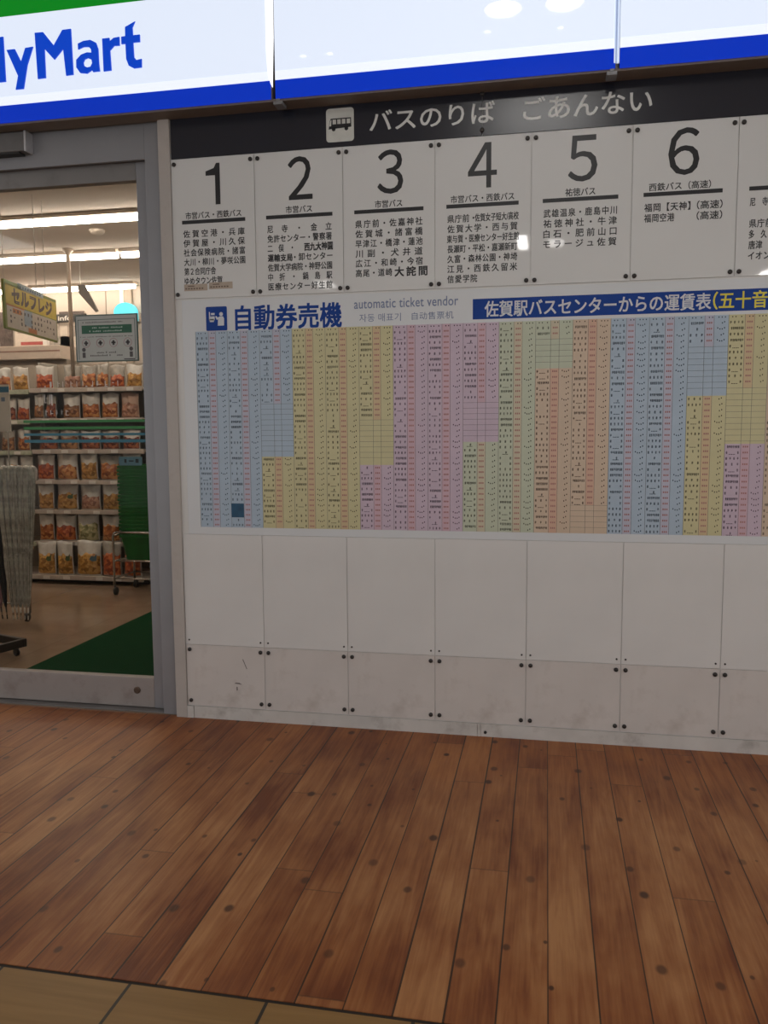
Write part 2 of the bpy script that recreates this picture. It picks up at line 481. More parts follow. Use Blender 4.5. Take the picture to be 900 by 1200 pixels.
# glass door leaf
dr = thing('door_1', None, None, (-.69, .09, .008)); struct(dr, 'sliding glass door with grey aluminium frame')
def dp(name, mb, m, label=None, parent=dr):
    return tag(mb.xf(Matrix.Translation((.69, -.09, -.008))).build(name, m, parent), label)
dp('glass', MB().box(-1.20, -.185, .087, .093, .15, 2.525), M_glass)
dp('stile', MB().box(-.198, -.131, .07, .115, .008, 2.60, .003), M_metal)
dp('stile', MB().box(-1.243, -1.19, .07, .115, .008, 2.60, .003), M_metal)
dp('bottom_rail', MB().box(-1.19, -.198, .07, .115, .010, .157, .003), mat('brown grey rail', (.33, .295, .28), .45, metal=.15, var=.05, scale=6., dirt=(.17, .13, .11), dscale=9.))
dp('top_rail', MB().box(-1.19, -.198, .07, .115, 2.517, 2.60, .003), M_metal2)
lk = dp('lock_cylinder', MB().lathe([(.017, 0), (.017, .006), (.013, .008), (.013, .005), (.004, .005)], (-.288, .07, .095), 'y'), mat('dull brass lock', (.14, .10, .075), .4, metal=.7), 'round lock in the bottom rail')
M_grn = mat('green stripe film', (.012, .16, .022), .4, var=.05)
M_teal = mat('blue stripe film', (.012, .125, .175), .4, var=.05)
for z0, z1, mm in ((1.408, 1.421, M_grn), (1.375, 1.389, M_grn), (1.345, 1.357, M_teal), (1.311, 1.326, M_teal)):
    dp('safety_stripe', MB().box(-.852, -.188, .0855, .0868, z0, z1), mm, 'green safety stripe' if mm is M_grn else 'blue safety stripe')
# white lettering on the glass (illegible rows of strokes)
mb = MB(); rl = random.Random(3)
def strokes(x0, x1, z0, z1, pitch):
    x = x0
    while x < x1:
        wd = pitch * rl.uniform(.5, .75)
        for k in range(rl.choice((2, 3))):
            if rl.random() < .5: mb.box(x + wd * rl.random() * .8, x + wd * rl.random() * .2 + wd * .8 + .001, .0855, .0866, (zz := rl.uniform(z0, z1 - .003)), zz + .003)
            else:
                xx = x + wd * rl.random() * .8; mb.box(xx, xx + .003, .0855, .0866, z0 + rl.random() * (z1 - z0) * .3, z1)
        x += pitch
strokes(-.740, -.315, 1.578, 1.606, .036); strokes(-.735, -.70, 1.49, 1.545, .03); strokes(-.735, -.595, 1.44, 1.47, .028)
dp('glass_lettering', mb, mat('white film', (.62, .60, .57), .5), 'small white lettering on the glass')

# door sensor
sn = thing('door_sensor', 'long silver door sensor on the transom above the glass door', 'sensor', (-1.0, .028, 2.653))
MB().box(-.45, .300, -.055, 0, 0, .088, .006).build('housing', mat('sensor grey', (.17, .165, .165), .35, metal=.5), sn)
MB().box(.300, .312, -.057, 0, -.002, .090, .003).build('end_cap', mat('sensor silver', (.62, .62, .64), .3, metal=.6), sn)
MB().box(-.45, .27, -.05, -.004, -.008, 0.001).build('lens', M_rubber, sn)

# ------------------------------------------------------------------ screws
_s = MB().lathe([(.0092, 0), (.0095, .0035), (.0085, .0065), (.0055, .0082), (.001, .0085)], ax='y', n=14).build('screw', M_screw, None, True)
SCREW = _s.data; COL.objects.unlink(_s); bpy.data.objects.remove(_s)
_s = MB().lathe([(.0042, 0), (.0042, .002), (.001, .003)], ax='y', n=10).build('screw', M_screw, None, True)
SCREW2 = _s.data; COL.objects.unlink(_s); bpy.data.objects.remove(_s)
def screw(parent, x, y, z, small=False):
    o = bpy.data.objects.new('screw', SCREW2 if small else SCREW)
    COL.objects.link(o); o.parent = parent; o.location = (x, y, z)
    return o

# ------------------------------------------------------------------ header strip
hd = thing('header_sign', 'dark navy header strip with a bus pictogram above the numbered boards', 'sign', (0.012, YW, 2.573))
MB().box(0, 1.385, -.006, 0, 0, .190, .0008).build('strip', M_dark, hd)
MB().box(1.387, 3.0, -.006, 0, 0, .190, .0008).build('strip', M_dark, hd)
pc = MB().box(.716, .842, -.0072, -.006, .017, .147).build
mb = MB()
def rrect(mb, x0, x1, z0, z1, r, y, t):
    pts = []
    for cx, cz, a0 in ((x1 - r, z1 - r, 0), (x0 + r, z1 - r, 90), (x0 + r, z0 + r, 180), (x1 - r, z0 + r, 270)):
        for k in range(6):
            a = math.radians(a0 + 18 * k); pts.append((cx + r * math.cos(a), cz + r * math.sin(a)))
    return mb.poly(pts, y, t)
rrect(mb, .719, .841, .020, .158, .014, -.006, .0012)
pic = mb.build('pictogram_plate', mat('pictogram white', (.62, .62, .58), .35), hd)
mb = MB()
yy = -.0073
mb.poly([(.730, .073), (.7315, .084), (.735, .107), (.740, .117), (.829, .117), (.830, .078), (.738, .074)], yy, .0006)
for cx in (.752, .808):
    mb.lathe([(.0085, 0), (.0085, .0006)], (cx, yy, .073), 'y', 14)
bus = mb.build('bus', M_black, pic)
mb = MB()
for x0 in (.748, .7685, .789, .810): mb.rect(x0, x0 + .015, .093, .112, yy - .0006, .0004)
mb.poly([(.733, .086), (.7375, .108), (.743, .112), (.741, .086)], yy - .0006, .0004)
mb.build('bus_window', MATS['pictogram white'], bus)
write(MB(), 'バスのりば', .909, 1.438, .050, .136, -.0064, bold=.010).build('lettering', M_letter, hd)
write(MB(), 'ごあんない', 1.553, 2.060, .046, .136, -.0064, bold=.010).build('lettering', M_letter, hd)
for zz in (.022, .166): screw(hd, 1.386, -.006, zz)

# ------------------------------------------------------------------ numbered boards
BZ0, BZ1 = 1.961, 2.571
BOARDS = [
 ('１', '市営バス・西鉄バス', ['佐賀空港・兵庫', '伊賀屋・川久保', '社会保険病院・諸富', '大川・柳川・夢咲公園', ('第２合同庁舎', .16), ('ゆめタウン佐賀', .19)]),
 ('２', '市営バス', ['尼　寺　・　金　立', '免許センター・警察署', '二　俣　・', '', '佐賀大学病院・神野公園', '中　折　・　鍋　島　駅', '医療センター好生館']),
 ('３', '市営バス', ['県庁前・佐嘉神社', '佐賀城・諸富橋', '早津江・橋津・蓮池', '川副・犬井道', '広江・和崎・今宿', '']),
 ('４', '市営バス・西鉄バス', ['', '佐賀大学・西与賀', '', '長瀬町・平松・嘉瀬新町', '久富・森林公園・神埼', '江見・西鉄久留米', ('信愛学院', .135)]),
 ('５', '祐徳バス', ['武雄温泉・鹿島中川', '祐徳神社・牛津', '白石・肥前山口', 'モラージュ佐賀']),
 ('６', '西鉄バス（高速）', [('福岡【天神】', .185), ('福岡空港', .125)]),
 (None, None, [('尼　寺', .075), '', ('県庁前', .095), ('多　久', .075), ('唐津', .06), ('イオン', .09)]),
]
blabels = [
 'white bus stop board numbered 1 with two beige strips, beside the door post',
 'white bus stop board numbered 2, with seven lines of stops',
 'white bus stop board numbered 3, with one larger name in its last line',
 'white bus stop board numbered 4, under the gap in the header lettering',
 'white bus stop board numbered 5, with four lines of stops',
 'white bus stop board numbered 6, with only two lines of stops',
 'white bus stop board cut off at the right edge of the photo',
]
for k, (num, op, lines) in enumerate(BOARDS):
    x0 = .4 * k + .003
    b = thing('bus_stop_board', blabels[k], 'sign', (x0 if k else .010, YW, BZ0), 0, 'numbered bus stop boards')
    sh = 0 if k else -.007
    wd = .3965
    MB().box(0, wd + sh, -.006, 0, 0, BZ1 - BZ0, .0008).build('panel', M_board, b)
    Y = -.0063
    L0, L1 = .050 - .0012 * k + sh, .352 - .0015 * k + sh
    if k == 0: L0, L1 = .045, .345
    if num:
        mb = MB(); nx = (L0 + L1) / 2 + (.008 if k in (0, 1, 2, 4) else 0)
        hw = {'１': .034, '２': .055, '３': .056, '４': .060, '５': .058, '６': .059}[num]
        if num == '１': nx -= .006
        if num == '１':
            mb.poly([(nx + .011, .405), (nx + .034, .405), (nx + .034, .583), (nx + .017, .583), (nx + .006, .562), (nx - .033, .550), (nx - .033, .531), (nx + .011, .531)], Y, .0004)
        else: write(mb, num, nx - hw, nx + hw, .403, .585, Y, bold=.006)
        mb.build('number', M_black, b)
    if op:
        n = len(op); hw = min(.14, .0145 * n + .002)
        if k == 5: hw = .118
        mb = MB(); c = (L0 + L1) / 2
        if k == 5: c -= .012
        write(mb, op, c - hw, c + hw, .347, .379, Y, bold=.014)
        mb.build('operator_name', M_black, b)
    mb = MB(); mb.rect(L0, L1, .327, .343, -.006); mb.build('rule', M_black, b)
    def line(i, s, a, c, h=.0165, bold=.016):
        zc = .284 - .0413 * i
        write(MB(), s, L0 + a, L0 + c, zc - h, zc + h, Y, bold=bold, keep=True, sp=max(1., (c - a) / len(s) / (.0268 * h / .0165))).build('destination_line', M_black, b)
    for i, ln in enumerate(lines):
        if not ln: continue
        ln, wdt = ln if isinstance(ln, tuple) else (ln, L1 - L0)
        if k == 1 and i == 2: wdt = .125
        line(i, ln, .004, wdt - .004)
    if k == 1:
        # third line: redo with its heavier pasted name
        line(2, '西九大神園', .172, .302, .018, .034)
        line(3, '運輸支局', .004, .118, .0165, .028); line(3, '・卸センター', .125, .300)
    if k == 2:
        line(5, '高尾・道崎', .004, .165); line(5, '大詫間', .175, .318, .021, .028)
    if k == 3:
        line(0, '県庁前・', .004, .118); line(0, '佐賀女子短大/高校', .120, .302)
        line(2, '東与賀・医療センター好生館', .002, .304)
    if k == 5:
        line(0, '（高速）', .205, .302); line(1, '（高速）', .205, .302)
    if k == 0:
        for xa, za in ((.046, .033), (.166, .037)):
            st = MB().rect(xa, xa + .112, za, za + .030, -.006).build('covering_strip', mat('beige paper strip', (.44, .36, .29), .6, var=.06), b)
            mb = MB()
            for q in range(7): mb.rect(xa + .006 + .013 * q, xa + .014 + .013 * q, za + .007, za + .013, -.0066, .0003)
            mb.rect(xa + .018, xa + .05, za + .019, za + .023, -.0066, .0003)
            mb.build('small_print', mat('brown print', (.16, .11, .08), .6), st)
    for sx in (.015, wd + sh - .015):
        for sz in (.018, BZ1 - BZ0 - .022): screw(b, sx, -.006, sz)

# ------------------------------------------------------------------ fare chart
fc = thing('fare_chart', 'large pale fare chart with coloured columns below the numbered boards', 'poster', (0, YW, .885))
Z0 = .885
def fr_(mb, x0, x1, z0, z1, y=-.004): return mb.rect(x0, x1, z0 - Z0, z1 - Z0, y)
sheet = MB().box(.040, 3.0, -.004, 0, 0, 1.068, .0008).build('sheet', M_poster, fc)
mb = MB(); rrect(mb, .156, .257, 1.814 - Z0, 1.921 - Z0, .006, -.004, .0006)
ic = mb.build('ticket_pictogram', M_navy, fc)
mb = MB(); Y = -.0046
mb.rect(.171, .198, 1.861 - Z0, 1.878 - Z0, Y, .0004); mb.rect(.171, .176, 1.878 - Z0, 1.898 - Z0, Y, .0004); mb.rect(.181, .198, 1.884 - Z0, 1.893 - Z0, Y, .0004)
mb.rect(.174, .194, 1.853 - Z0, 1.866 - Z0, Y, .0004)
mb.poly([(.212, 1.836 - Z0), (.214, 1.865 - Z0), (.208, 1.862 - Z0), (.201, 1.876 - Z0), (.205, 1.880 - Z0), (.213, 1.872 - Z0), (.222, 1.877 - Z0), (.238, 1.877 - Z0), (.243, 1.867 - Z0), (.242, 1.836 - Z0)], Y, .0004)
mb.lathe([(.009, 0), (.009, .0004)], (.229, Y, 1.887 - Z0), 'y', 12)
mb.build('figure', mat('pictogram pale', (.62, .64, .68), .35), ic)
mb = MB(); write(mb, '自動券売機', .295, .790, 1.811 - Z0, 1.922 - Z0, -.0045, bold=.020); mb.build('title', M_navy, fc)
for tx, xa, xb, za, zb, bo in (('automatic ticket vendor', .845, 1.300, 1.888, 1.929, .006), ('자동 매표기', .868, 1.052, 1.831, 1.865, 0.), ('自动售票机', 1.100, 1.280, 1.833, 1.865, 0.)):
    write(MB(), tx, xa, xb, za - Z0, zb - Z0, -.0045, sp=1.05, bold=bo).build('subtitle', M_blu2, fc)
mb = MB(); fr_(mb, 1.362, 3.0, 1.826, 1.911); bn = mb.build('banner', M_navy, fc)
mb = MB(); write(mb, '佐賀駅バスセンターからの運賃表', 1.412, 2.318, 1.834 - Z0, 1.901 - Z0, -.0049, bold=.014); mb.build('banner_title', mat('banner white', (.60, .62, .66), .35), bn)
mb = MB(); write(mb, '（五十音', 2.325, 2.530, 1.834 - Z0, 1.904 - Z0, -.0049, bold=.014); mb.build('banner_note', M_yel, bn)

CC = dict(B=((.395, .49, .59), (.45, .45, .55)), Y=((.585, .535, .30), (.60, .45, .26)), P=((.56, .44, .53), (.58, .39, .45)), G=((.51, .545, .41), (.56, .49, .35)), O=((.61, .47, .345), (.62, .39, .28)))
CN = dict(B='blue', Y='yellow', P='pink', G='green', O='orange')
TOP, BOT = 1.812, .919
NR = 37; RH = (TOP - .018 - BOT) / NR
# (column, colour, z_top, z_filled_to, z_bottom)
X0c, DX = .1035, .15225
secs = []
def zs(v): return v
spec = [
 (0, 'B', TOP, BOT, BOT), (1, 'B', TOP, BOT, BOT), (2, 'B', TOP, 1.482, 1.245), (2, 'Y', 1.245, BOT, BOT),
 (3, 'Y', TOP, BOT, BOT), (4, 'Y', TOP, BOT, BOT), (5, 'Y', TOP, 1.406, 1.208), (5, 'P', 1.208, BOT, BOT),
 (6, 'P', TOP, BOT, BOT), (7, 'P', TOP, BOT, BOT), (8, 'P', TOP, 1.476, 1.308), (8, 'G', 1.308, BOT, BOT),
 (9, 'G', TOP, BOT, BOT), (10, 'G', TOP, 1.735, 1.614), (10, 'O', 1.614, BOT, BOT), (11, 'O', TOP, 1.039, BOT),
 (12, 'B', TOP, BOT, BOT), (13, 'B', TOP, BOT, BOT), (14, 'B', TOP, 1.687, 1.491), (14, 'Y', 1.491, BOT, BOT),
 (15, 'Y', TOP, 1.52, 1.296), (15, 'P', 1.296, BOT, BOT), (16, 'O', TOP, BOT, BOT)]
rt = random.Random(8)
marks = {q: [MB(), MB(), MB()] for q in CC}
grid = MB()
for c, q, zt, zf, zb in spec:
    xa = X0c + c * DX; xb = xa + DX
    if c == 16: xb = 3.0 if False else xa + DX
    mb = MB(); fr_(mb, xa, xb, zb, zt, -.004)
    sec = mb.build('column_block', mat('table ' + CN[q], CC[q][0], .3, var=.03, scale=9.), fc)
    tag(sec, CN[q] + ' table block')
    fa, fb = xa + .405 * DX, xa + .635 * DX
    mb = MB(); fr_(mb, fa, fb, max(zb, zf if zf > zb + .02 else zb), zt - .0005, -.0046); mb.build('fare_column', mat('table fare ' + CN[q], CC[q][1], .3, var=.03, scale=9.), sec)
    # grid
    for xx in (xa, fa, fb): grid.rect(xx - .0006, xx + .0006, zb - Z0, zt - Z0, -.0052, .0002)
    if zf > zb + .02:
        z = zf
        while z > zb + .01:
            grid.rect(xa, xb, z - .0005 - Z0, z + .0005 - Z0, -.0052, .0002); z -= RH
    nm, fm, pm = marks[q]
    z = zt - (.018 if zt == TOP else 0) - RH / 2
    if zt == TOP:   # header row
        for hx in (.08, .16, .30, .5, .58, .74, .82, .90): nm.rect(xa + hx * DX, xa + hx * DX + .004, zt - .011 - Z0, zt - .006 - Z0, -.0052, .0002)
    while z > zf + RH * .3:
        nmk = rt.choice((1, 2, 2, 3, 3, 4, 4, 5, 6))
        n0, n1 = xa + .035 * DX, xa + .36 * DX
        zz = z - Z0
        if nmk == 1:
            pos = [(n0 + n1) / 2]
        elif nmk >= 5:
            pos = [n0 + (n1 - n0) * (i + .5) / 7 for i in range(7)]
        else:
            pos = [n0 + (n1 - n0 - .006) * i / (nmk - 1) for i in range(nmk)]
        for p in pos:
            h = .0055; wq = .0062 if nmk < 5 else .0058
            nm.rect(p, p + wq, zz - h + .008, zz - h + .0094, -.0052, .0002)
            nm.rect(p + wq * .4, p + wq * .6, zz - h, zz + h, -.0052, .0002)
            nm.rect(p, p + wq, zz - .0015, zz + .0005, -.0052, .0002)
            if rt.random() < .7: nm.rect(p + wq * .1, p + wq * .95, zz - h, zz - h + .0016, -.0052, .0002)
            if rt.random() < .5: nm.rect(p, p + wq * .2, zz - h, zz + h * .8, -.0052, .0002)
        if nmk < 3 and rt.random() < .6:   # small reading below
            for i in range(5): nm.rect(n0 + .012 + .005 * i, n0 + .015 + .005 * i, zz - .009, zz - .006, -.0052, .0002)
        for i in range(3): fm.rect(fa + .008 + .0075 * i, fa + .013 + .0075 * i, zz - .0035, zz + .0035, -.0052, .0002)
        px = xb - .026 - rt.choice((0, 0, .003))
        for i in range(rt.choice((2, 2, 2, 4))):
            p = px + .0085 * (i if i < 2 else 1 - i)
            pm.rect(p, p + .0035, zz - .0045 + (i % 2) * .004, zz + .001 + (i % 2) * .004, -.0052, .0002)
        z -= RH
cols_n = dict(B=(.035, .05, .08), Y=(.05, .045, .02), P=(.06, .035, .06), G=(.045, .05, .03), O=(.07, .04, .025))
for q in CC:
    for mb, nme, cc in zip(marks[q], ('stop_names', 'fares', 'platforms'), (cols_n[q], (.42, .19, .17), cols_n[q])):
        if len(mb.bm.verts):
            o = mb.build(nme, mat('print ' + nme + q, cc, .5, var=.1), fc); o['kind'] = 'stuff'
grid.build('grid_lines', mat('grid grey', (.16, .16, .15), .6), fc)
mb = MB(); fr_(mb, .255, .316, .966, 1.030, -.0054); tag(mb.build('covering_sticker', mat('teal sticker', (.012, .075, .15), .5, var=.2), fc), 'small dark blue sticker over one entry')

# ------------------------------------------------------------------ cladding panels
ul = ['nearest the door post', 'second from the door post', 'third from the door post', 'fourth from the door post', 'fifth from the door post', 'sixth from the door post', 'at the right edge of the photo']
for k in range(7):
    x0 = .4 * k + .0015 if k else .010
    x1 = .4 * (k + 1) - .0015
    u = thing('cladding_panel', 'tall glossy white panel, ' + ul[k], 'panel', (x0, YW, .3595), 0, 'tall white panels under the fare chart')
    MB().box(0, x1 - x0, -.005, 0, 0, .524, .001).build('sheet', M_upper, u)
    for sx in (.017, x1 - x0 - .017): screw(u, sx, -.005, .020, True)
    l = thing('kick_panel', 'short bottom-row white panel, ' + (ul[k] if k else 'nearest the door post, with dark scuffs'), 'panel', (x0, YW, .0615), 0, 'short white panels in the bottom row')
    MB().box(0, x1 - x0, -.005, 0, 0, .2955, .001).build('sheet', M_lower, l)
    for sx in (.018, x1 - x0 - .018):
        for sz in (.024, .272): screw(l, sx, -.005, sz)
    if k == 0:
        mb = MB(); mb.poly([(.238, .116), (.276, .113), (.262, .121), (.244, .121)], -.005, .0004); mb.poly([(.248, .082), (.254, .085), (.253, .101), (.248, .102)], -.005, .0004)
        mb.poly([(.280, .235), (.284, .236), (.303, .19), (.300, .188)], -.005, .0003)
        mb.build('scuff_mark', mat('scuff grey', (.16, .14, .13), .7), l)
for k, (a, c) in enumerate(((-.045, .040), (.042, 1.389), (1.391, 1.403), (1.405, 3.6))):
    o = bx(a, c, -.001 - (.003 if k == 0 else 0), YW, 0, .058).build('baseboard_front', M_base); struct(o)
o = thing('floor_bolt', 'small black bolt at the foot of the plinth joint', 'bolt', (1.425, -.001, .020))
MB().lathe([(.007, 0), (.007, .003), (.004, .006), (.001, .0065)], ax='y').build('head', M_rubber, o)

# ------------------------------------------------------------------ backlit sign panels
def sign_mat(name, col, s, rough=.035):
    return mat(name, tuple(.4 * c for c in col), rough, emit=col, es=s, var=0.)
M_face = sign_mat('backlit white face', (.78, .855, 1.0), SIGN)
M_edge = sign_mat('backlit bright edge', (.88, .93, 1.0), .88)
M_blueb = sign_mat('backlit blue band', (.0012, .036, .55), .72)
M_greenb = sign_mat('backlit green band', (.001, .22, .010), .85)
M_logo = sign_mat('backlit blue letters', (.0015, .06, .62), .75)
LET = {
'l': [[(-.765, 3.118), (-.724, 3.119), (-.722, 2.927), (-.764, 2.927)]],
'y': [[(-.71, 3.061), (-.669, 3.061), (-.641, 3.005), (-.617, 3.061), (-.579, 3.063), (-.611, 2.989), (-.635, 2.889), (-.674, 2.889), (-.659, 2.946)]],
'M': [[(-.567, 3.12), (-.526, 3.119), (-.477, 3.059), (-.432, 3.119), (-.391, 3.12), (-.388, 2.928), (-.423, 2.927), (-.432, 3.041), (-.477, 2.999), (-.523, 3.049), (-.523, 2.926), (-.562, 2.925)]],
'a': [[(-.36, 3.031), (-.36, 3.055), (-.332, 3.064), (-.299, 3.065), (-.273, 3.051), (-.264, 3.025), (-.263, 2.965), (-.26, 2.931), (-.293, 2.931), (-.296, 2.94), (-.322, 2.927), (-.354, 2.932), (-.372, 2.957), (-.371, 2.988), (-.347, 3.008), (-.318, 3.015), (-.297, 3.012), (-.298, 3.026), (-.308, 3.037), (-.333, 3.039)],
      [(-.316, 2.991), (-.298, 2.984), (-.295, 2.968), (-.304, 2.954), (-.32, 2.952), (-.335, 2.961), (-.337, 2.975), (-.33, 2.987)]],
'r': [[(-.243, 3.065), (-.209, 3.065), (-.208, 3.051), (-.189, 3.063), (-.162, 3.065), (-.162, 3.029), (-.188, 3.03), (-.208, 3.013), (-.205, 2.93), (-.242, 2.929)]],
't': [[(-.133, 3.102), (-.086, 3.121), (-.099, 3.098), (-.098, 3.065), (-.066, 3.065), (-.066, 3.035), (-.098, 3.035), (-.096, 2.975), (-.085, 2.962), (-.061, 2.965), (-.062, 2.93), (-.098, 2.929), (-.122, 2.942), (-.133, 2.971), (-.134, 3.034), (-.153, 3.034), (-.153, 3.064), (-.134, 3.065)]],
'i': [[(-.83, 3.063), (-.792, 3.063), (-.792, 2.927), (-.83, 2.927)]],
'j': [[(-.831, 3.122), (-.791, 3.122), (-.791, 3.086), (-.831, 3.086)]],
'm': [[(-1.08, 3.063), (-1.045, 3.063), (-1.043, 3.048), (-1.02, 3.065), (-.985, 3.06), (-.970, 3.045), (-.94, 3.065), (-.895, 3.06), (-.875, 3.03), (-.873, 2.927), (-.910, 2.927), (-.910, 3.015), (-.93, 3.032), (-.955, 3.02), (-.958, 2.927), (-.994, 2.927), (-.995, 3.015), (-1.015, 3.032), (-1.04, 3.015), (-1.043, 2.927), (-1.08, 2.927)]],
'F': [[(-1.36, 3.12), (-1.24, 3.12), (-1.24, 3.085), (-1.32, 3.085), (-1.32, 3.045), (-1.255, 3.045), (-1.255, 3.01), (-1.32, 3.01), (-1.32, 2.927), (-1.36, 2.927)]],
}
SB, ST, YF = 2.752, 3.40, -.10
def sign_panel(name_lab, xa, xb, letters):
    s = thing('illuminated_sign', name_lab, 'sign', ((xa + xb) / 2, YF, SB))
    cx = (xa + xb) / 2
    T = Matrix.Translation((-cx, -YF, -SB))
    MB().box(xa + .012, xb - .012, YF + .004, YW - .004, SB + .002, ST).xf(T).build('case', mat('sign case brown grey', (.20, .165, .14), .55, metal=.2), s)
    MB().box(xa + .008, xb - .022, YF, YF + .006, SB + .112, 3.205, .001).xf(T).build('face', M_face, s)
    MB().box(xa + .008, xb - .022, YF - .001, YF + .006, SB + .076, SB + .112, .002).xf(T).build('light_strip', M_edge, s)
    MB().box(xa + .008, xb - .016, YF - .001, YF + .006, SB, SB + .076, .003).xf(T).build('blue_band', M_blueb, s)
    MB().box(xa + .008, xb - .022, YF, YF + .006, 3.205, ST, .001).xf(T).build('green_band', M_greenb, s)
    if letters:
        for ch in 'lyMartijmF':
            P = LET[ch]
            MB().poly(P[0], YF, .006, P[1] if len(P) > 1 else None).xf(T).build('letter', M_logo, s)
        P = LET['a']; dx = -.815
        MB().poly([(x + dx, z) for x, z in P[0]], YF, .006, [(x + dx, z) for x, z in P[1]]).xf(T).build('letter', M_logo, s)
    return s, T
s1, T1 = sign_panel('white backlit shop sign panel with blue lettering above the glass door', -1.60, .535, True)
MB().poly([(.503, 3.40), (.503, 2.95), (.508, 2.86), (.519, 2.815), (.526, 2.80), (.5265, 2.83), (.533, 3.0), (.536, 3.40)], YF + .006, .009).xf(T1).build('end_strip', sign_mat('backlit glowing end', (1.0, 1.0, 1.0), 1.5), s1)
s2, T2 = sign_panel('plain white backlit sign panel between the two joints, above boards 1 to 5', .530, 1.936, False)
MB().box(1.914, 1.9185, YF - .004, YF + .006, SB + .02, ST, .001).xf(T2).build('end_strip', sign_mat('backlit pale end', (.70, .80, 1.0), .78), s2)
MB().box(1.9185, 1.926, YF - .002, YF + .008, SB + .02, ST, .001).xf(T2).build('end_strip', mat('milky edge', (.30, .36, .48), .3, emit=(.34, .44, .70), es=.5), s2)
s3, T3 = sign_panel('plain white backlit sign panel at the right, above boards 6 and beyond', 1.928, 3.5, False)
MB().box(1.926, 1.934, YF - .004, YF + .006, SB + .02, ST, .001).xf(T3).build('end_strip', sign_mat('backlit pale end', (.70, .80, 1.0), .78), s3)
for px, ref in ((.548, 'left'), (1.908, 'right')):
    c = thing('joint_clip', 'small grey clip under the ' + ref + ' joint of the backlit sign', 'bracket', (px, -.07, SB - .022))
    MB().box(-.020, .020, -.03, .03, 0, .014, .002).build('plate', mat('clip grey', (.26, .26, .27), .4, metal=.3), c)
    MB().box(-.008, .008, -.03, -.02, .014, .024, .001).build('tab', MATS['clip grey'], c)
# brown soffit strip between the sign and the header
o = MB().box(-1.3, 3.5, -.094, YW, SB - .008, SB + .002).build('trim_11', mat('soffit brown', (.17, .135, .11), .6)); struct(o)

# ------------------------------------------------------------------ concourse lamps
M_lamp = emis('lamp white', (1.0, .97, .92), LAMP)
def down(x, y, lab, r=.10, m=M_lamp):
    d = thing('downlight', lab, 'lamp', (x, y, 3.42), 0, 'concourse downlights')
    MB().lathe([(r + .02, 0), (r + .02, -.012), (r, -.016), (r, -.003)], n=24).build('rim', M_ceil, d)
    MB().lathe([(r - .002, -.010), (r - .002, -.008)], n=24).build('diffuser', m, d)
M_hot = emis('downlight white', (1.0, .96, .90), 12.)
down(1.44, -.92, 'round ceiling downlight in front of the sign, left one', .09, M_hot); down(1.735, -.92, 'round ceiling downlight in front of the sign, right one', .09, M_hot)
for sx_, sy_, lb in ((1.35, -1.13, 'nearest board 4'), (1.72, -1.17, 'nearest board 5'), (.34, -1.20, 'nearest board 1'), (.49, -1.20, 'nearest board 2')):
    down(sx_, sy_, 'small ceiling spot lamp before the sign, ' + lb, .018, M_hot)
def tube_lamp(x, y, lab, lx=.10, ly=1.2, m=M_lamp):
    d = thing('ceiling_lamp', lab, 'lamp', (x, y, 3.42), 0, 'concourse ceiling lamps')
    MB().box(-lx / 2 - .02, lx / 2 + .02, -ly / 2 - .02, ly / 2 + .02, -.03, 0, .004).build('housing', M_ceil, d)
    MB().box(-lx / 2, lx / 2, -ly / 2, ly / 2, -.045, -.028, .004).build('diffuser', m, d)
M_far = emis('far lamp white', (1.0, .97, .93), 30.)
M_far2 = emis('far lamp soft', (1.0, .97, .93), 9.)
tube_lamp(1.39, -5.75, 'long ceiling lamp in the row behind the viewer, middle one', .10, .62, M_far)
tube_lamp(1.745, -5.84, 'long dim ceiling lamp beside the middle one behind the viewer', .16, .30, M_far2)
tube_lamp(-1.38, -7.72, 'long ceiling lamp farthest behind the viewer, left one', .22, .50, M_far2)
tube_lamp(4.50, -8.47, 'long ceiling lamp farthest behind the viewer, right one', .16, .75, M_far)
M_wide = emis('wide lamp', (1.0, .975, .94), 13.)
tube_lamp(1.62, -2.02, 'wide ceiling lamp panel over the planks, middle one', .60, .34, M_wide)
tube_lamp(-4.3, -1.75, 'unseen fill lamp panel added over the planks, left one', .60, .34, M_wide)  # this and the next three: unseen fill panels added to brighten the concourse
tube_lamp(5.2, -2.1, 'unseen fill lamp panel added over the planks, right one', .60, .60, M_wide)
tube_lamp(-4.2, -4.2, 'unseen fill lamp panel added over the tiles, left one', .7, .7, M_wide)
tube_lamp(5.4, -4.4, 'unseen fill lamp panel added over the tiles, right one', .7, .7, M_wide)

# ------------------------------------------------------------------ shop interior
# ceiling tubes
M_tube = emis('shop tube white', (1.0, .87, .74), SHOPLAMP)
def shoplamp(x0, x1, y, lab):
    d = thing('fluorescent_lamp', lab, 'lamp', ((x0 + x1) / 2, y, 2.90), 0, 'shop ceiling tubes')
    h = (x1 - x0) / 2
    MB().box(-h, h, -.05, .05, -.025, 0, .004).build('housing', M_shopc, d)
    MB().cyl((-h + .01, 0, -.045), (h - .01, 0, -.045), .024, n=14).build('tube', M_tube, d)
for r, (yy, xs) in enumerate(((1.90, (-4.1, -2.55, -1.0, .5)), (3.02, (-5.0, -3.45, -1.9, -.35)), (4.42, (-6.2, -4.95, -3.72, -2.49)))):
    for i in range(3):
        shoplamp(xs[i] + .012, xs[i + 1] - .012, yy, ('near', 'middle', 'far')[r] + ' row of shop ceiling tubes, ' + ('left', 'centre', 'right')[i] + ' tube')
shoplamp(-2.40, -1.3, 4.42, 'far row of shop ceiling tubes, short tube at the right beyond the gap')
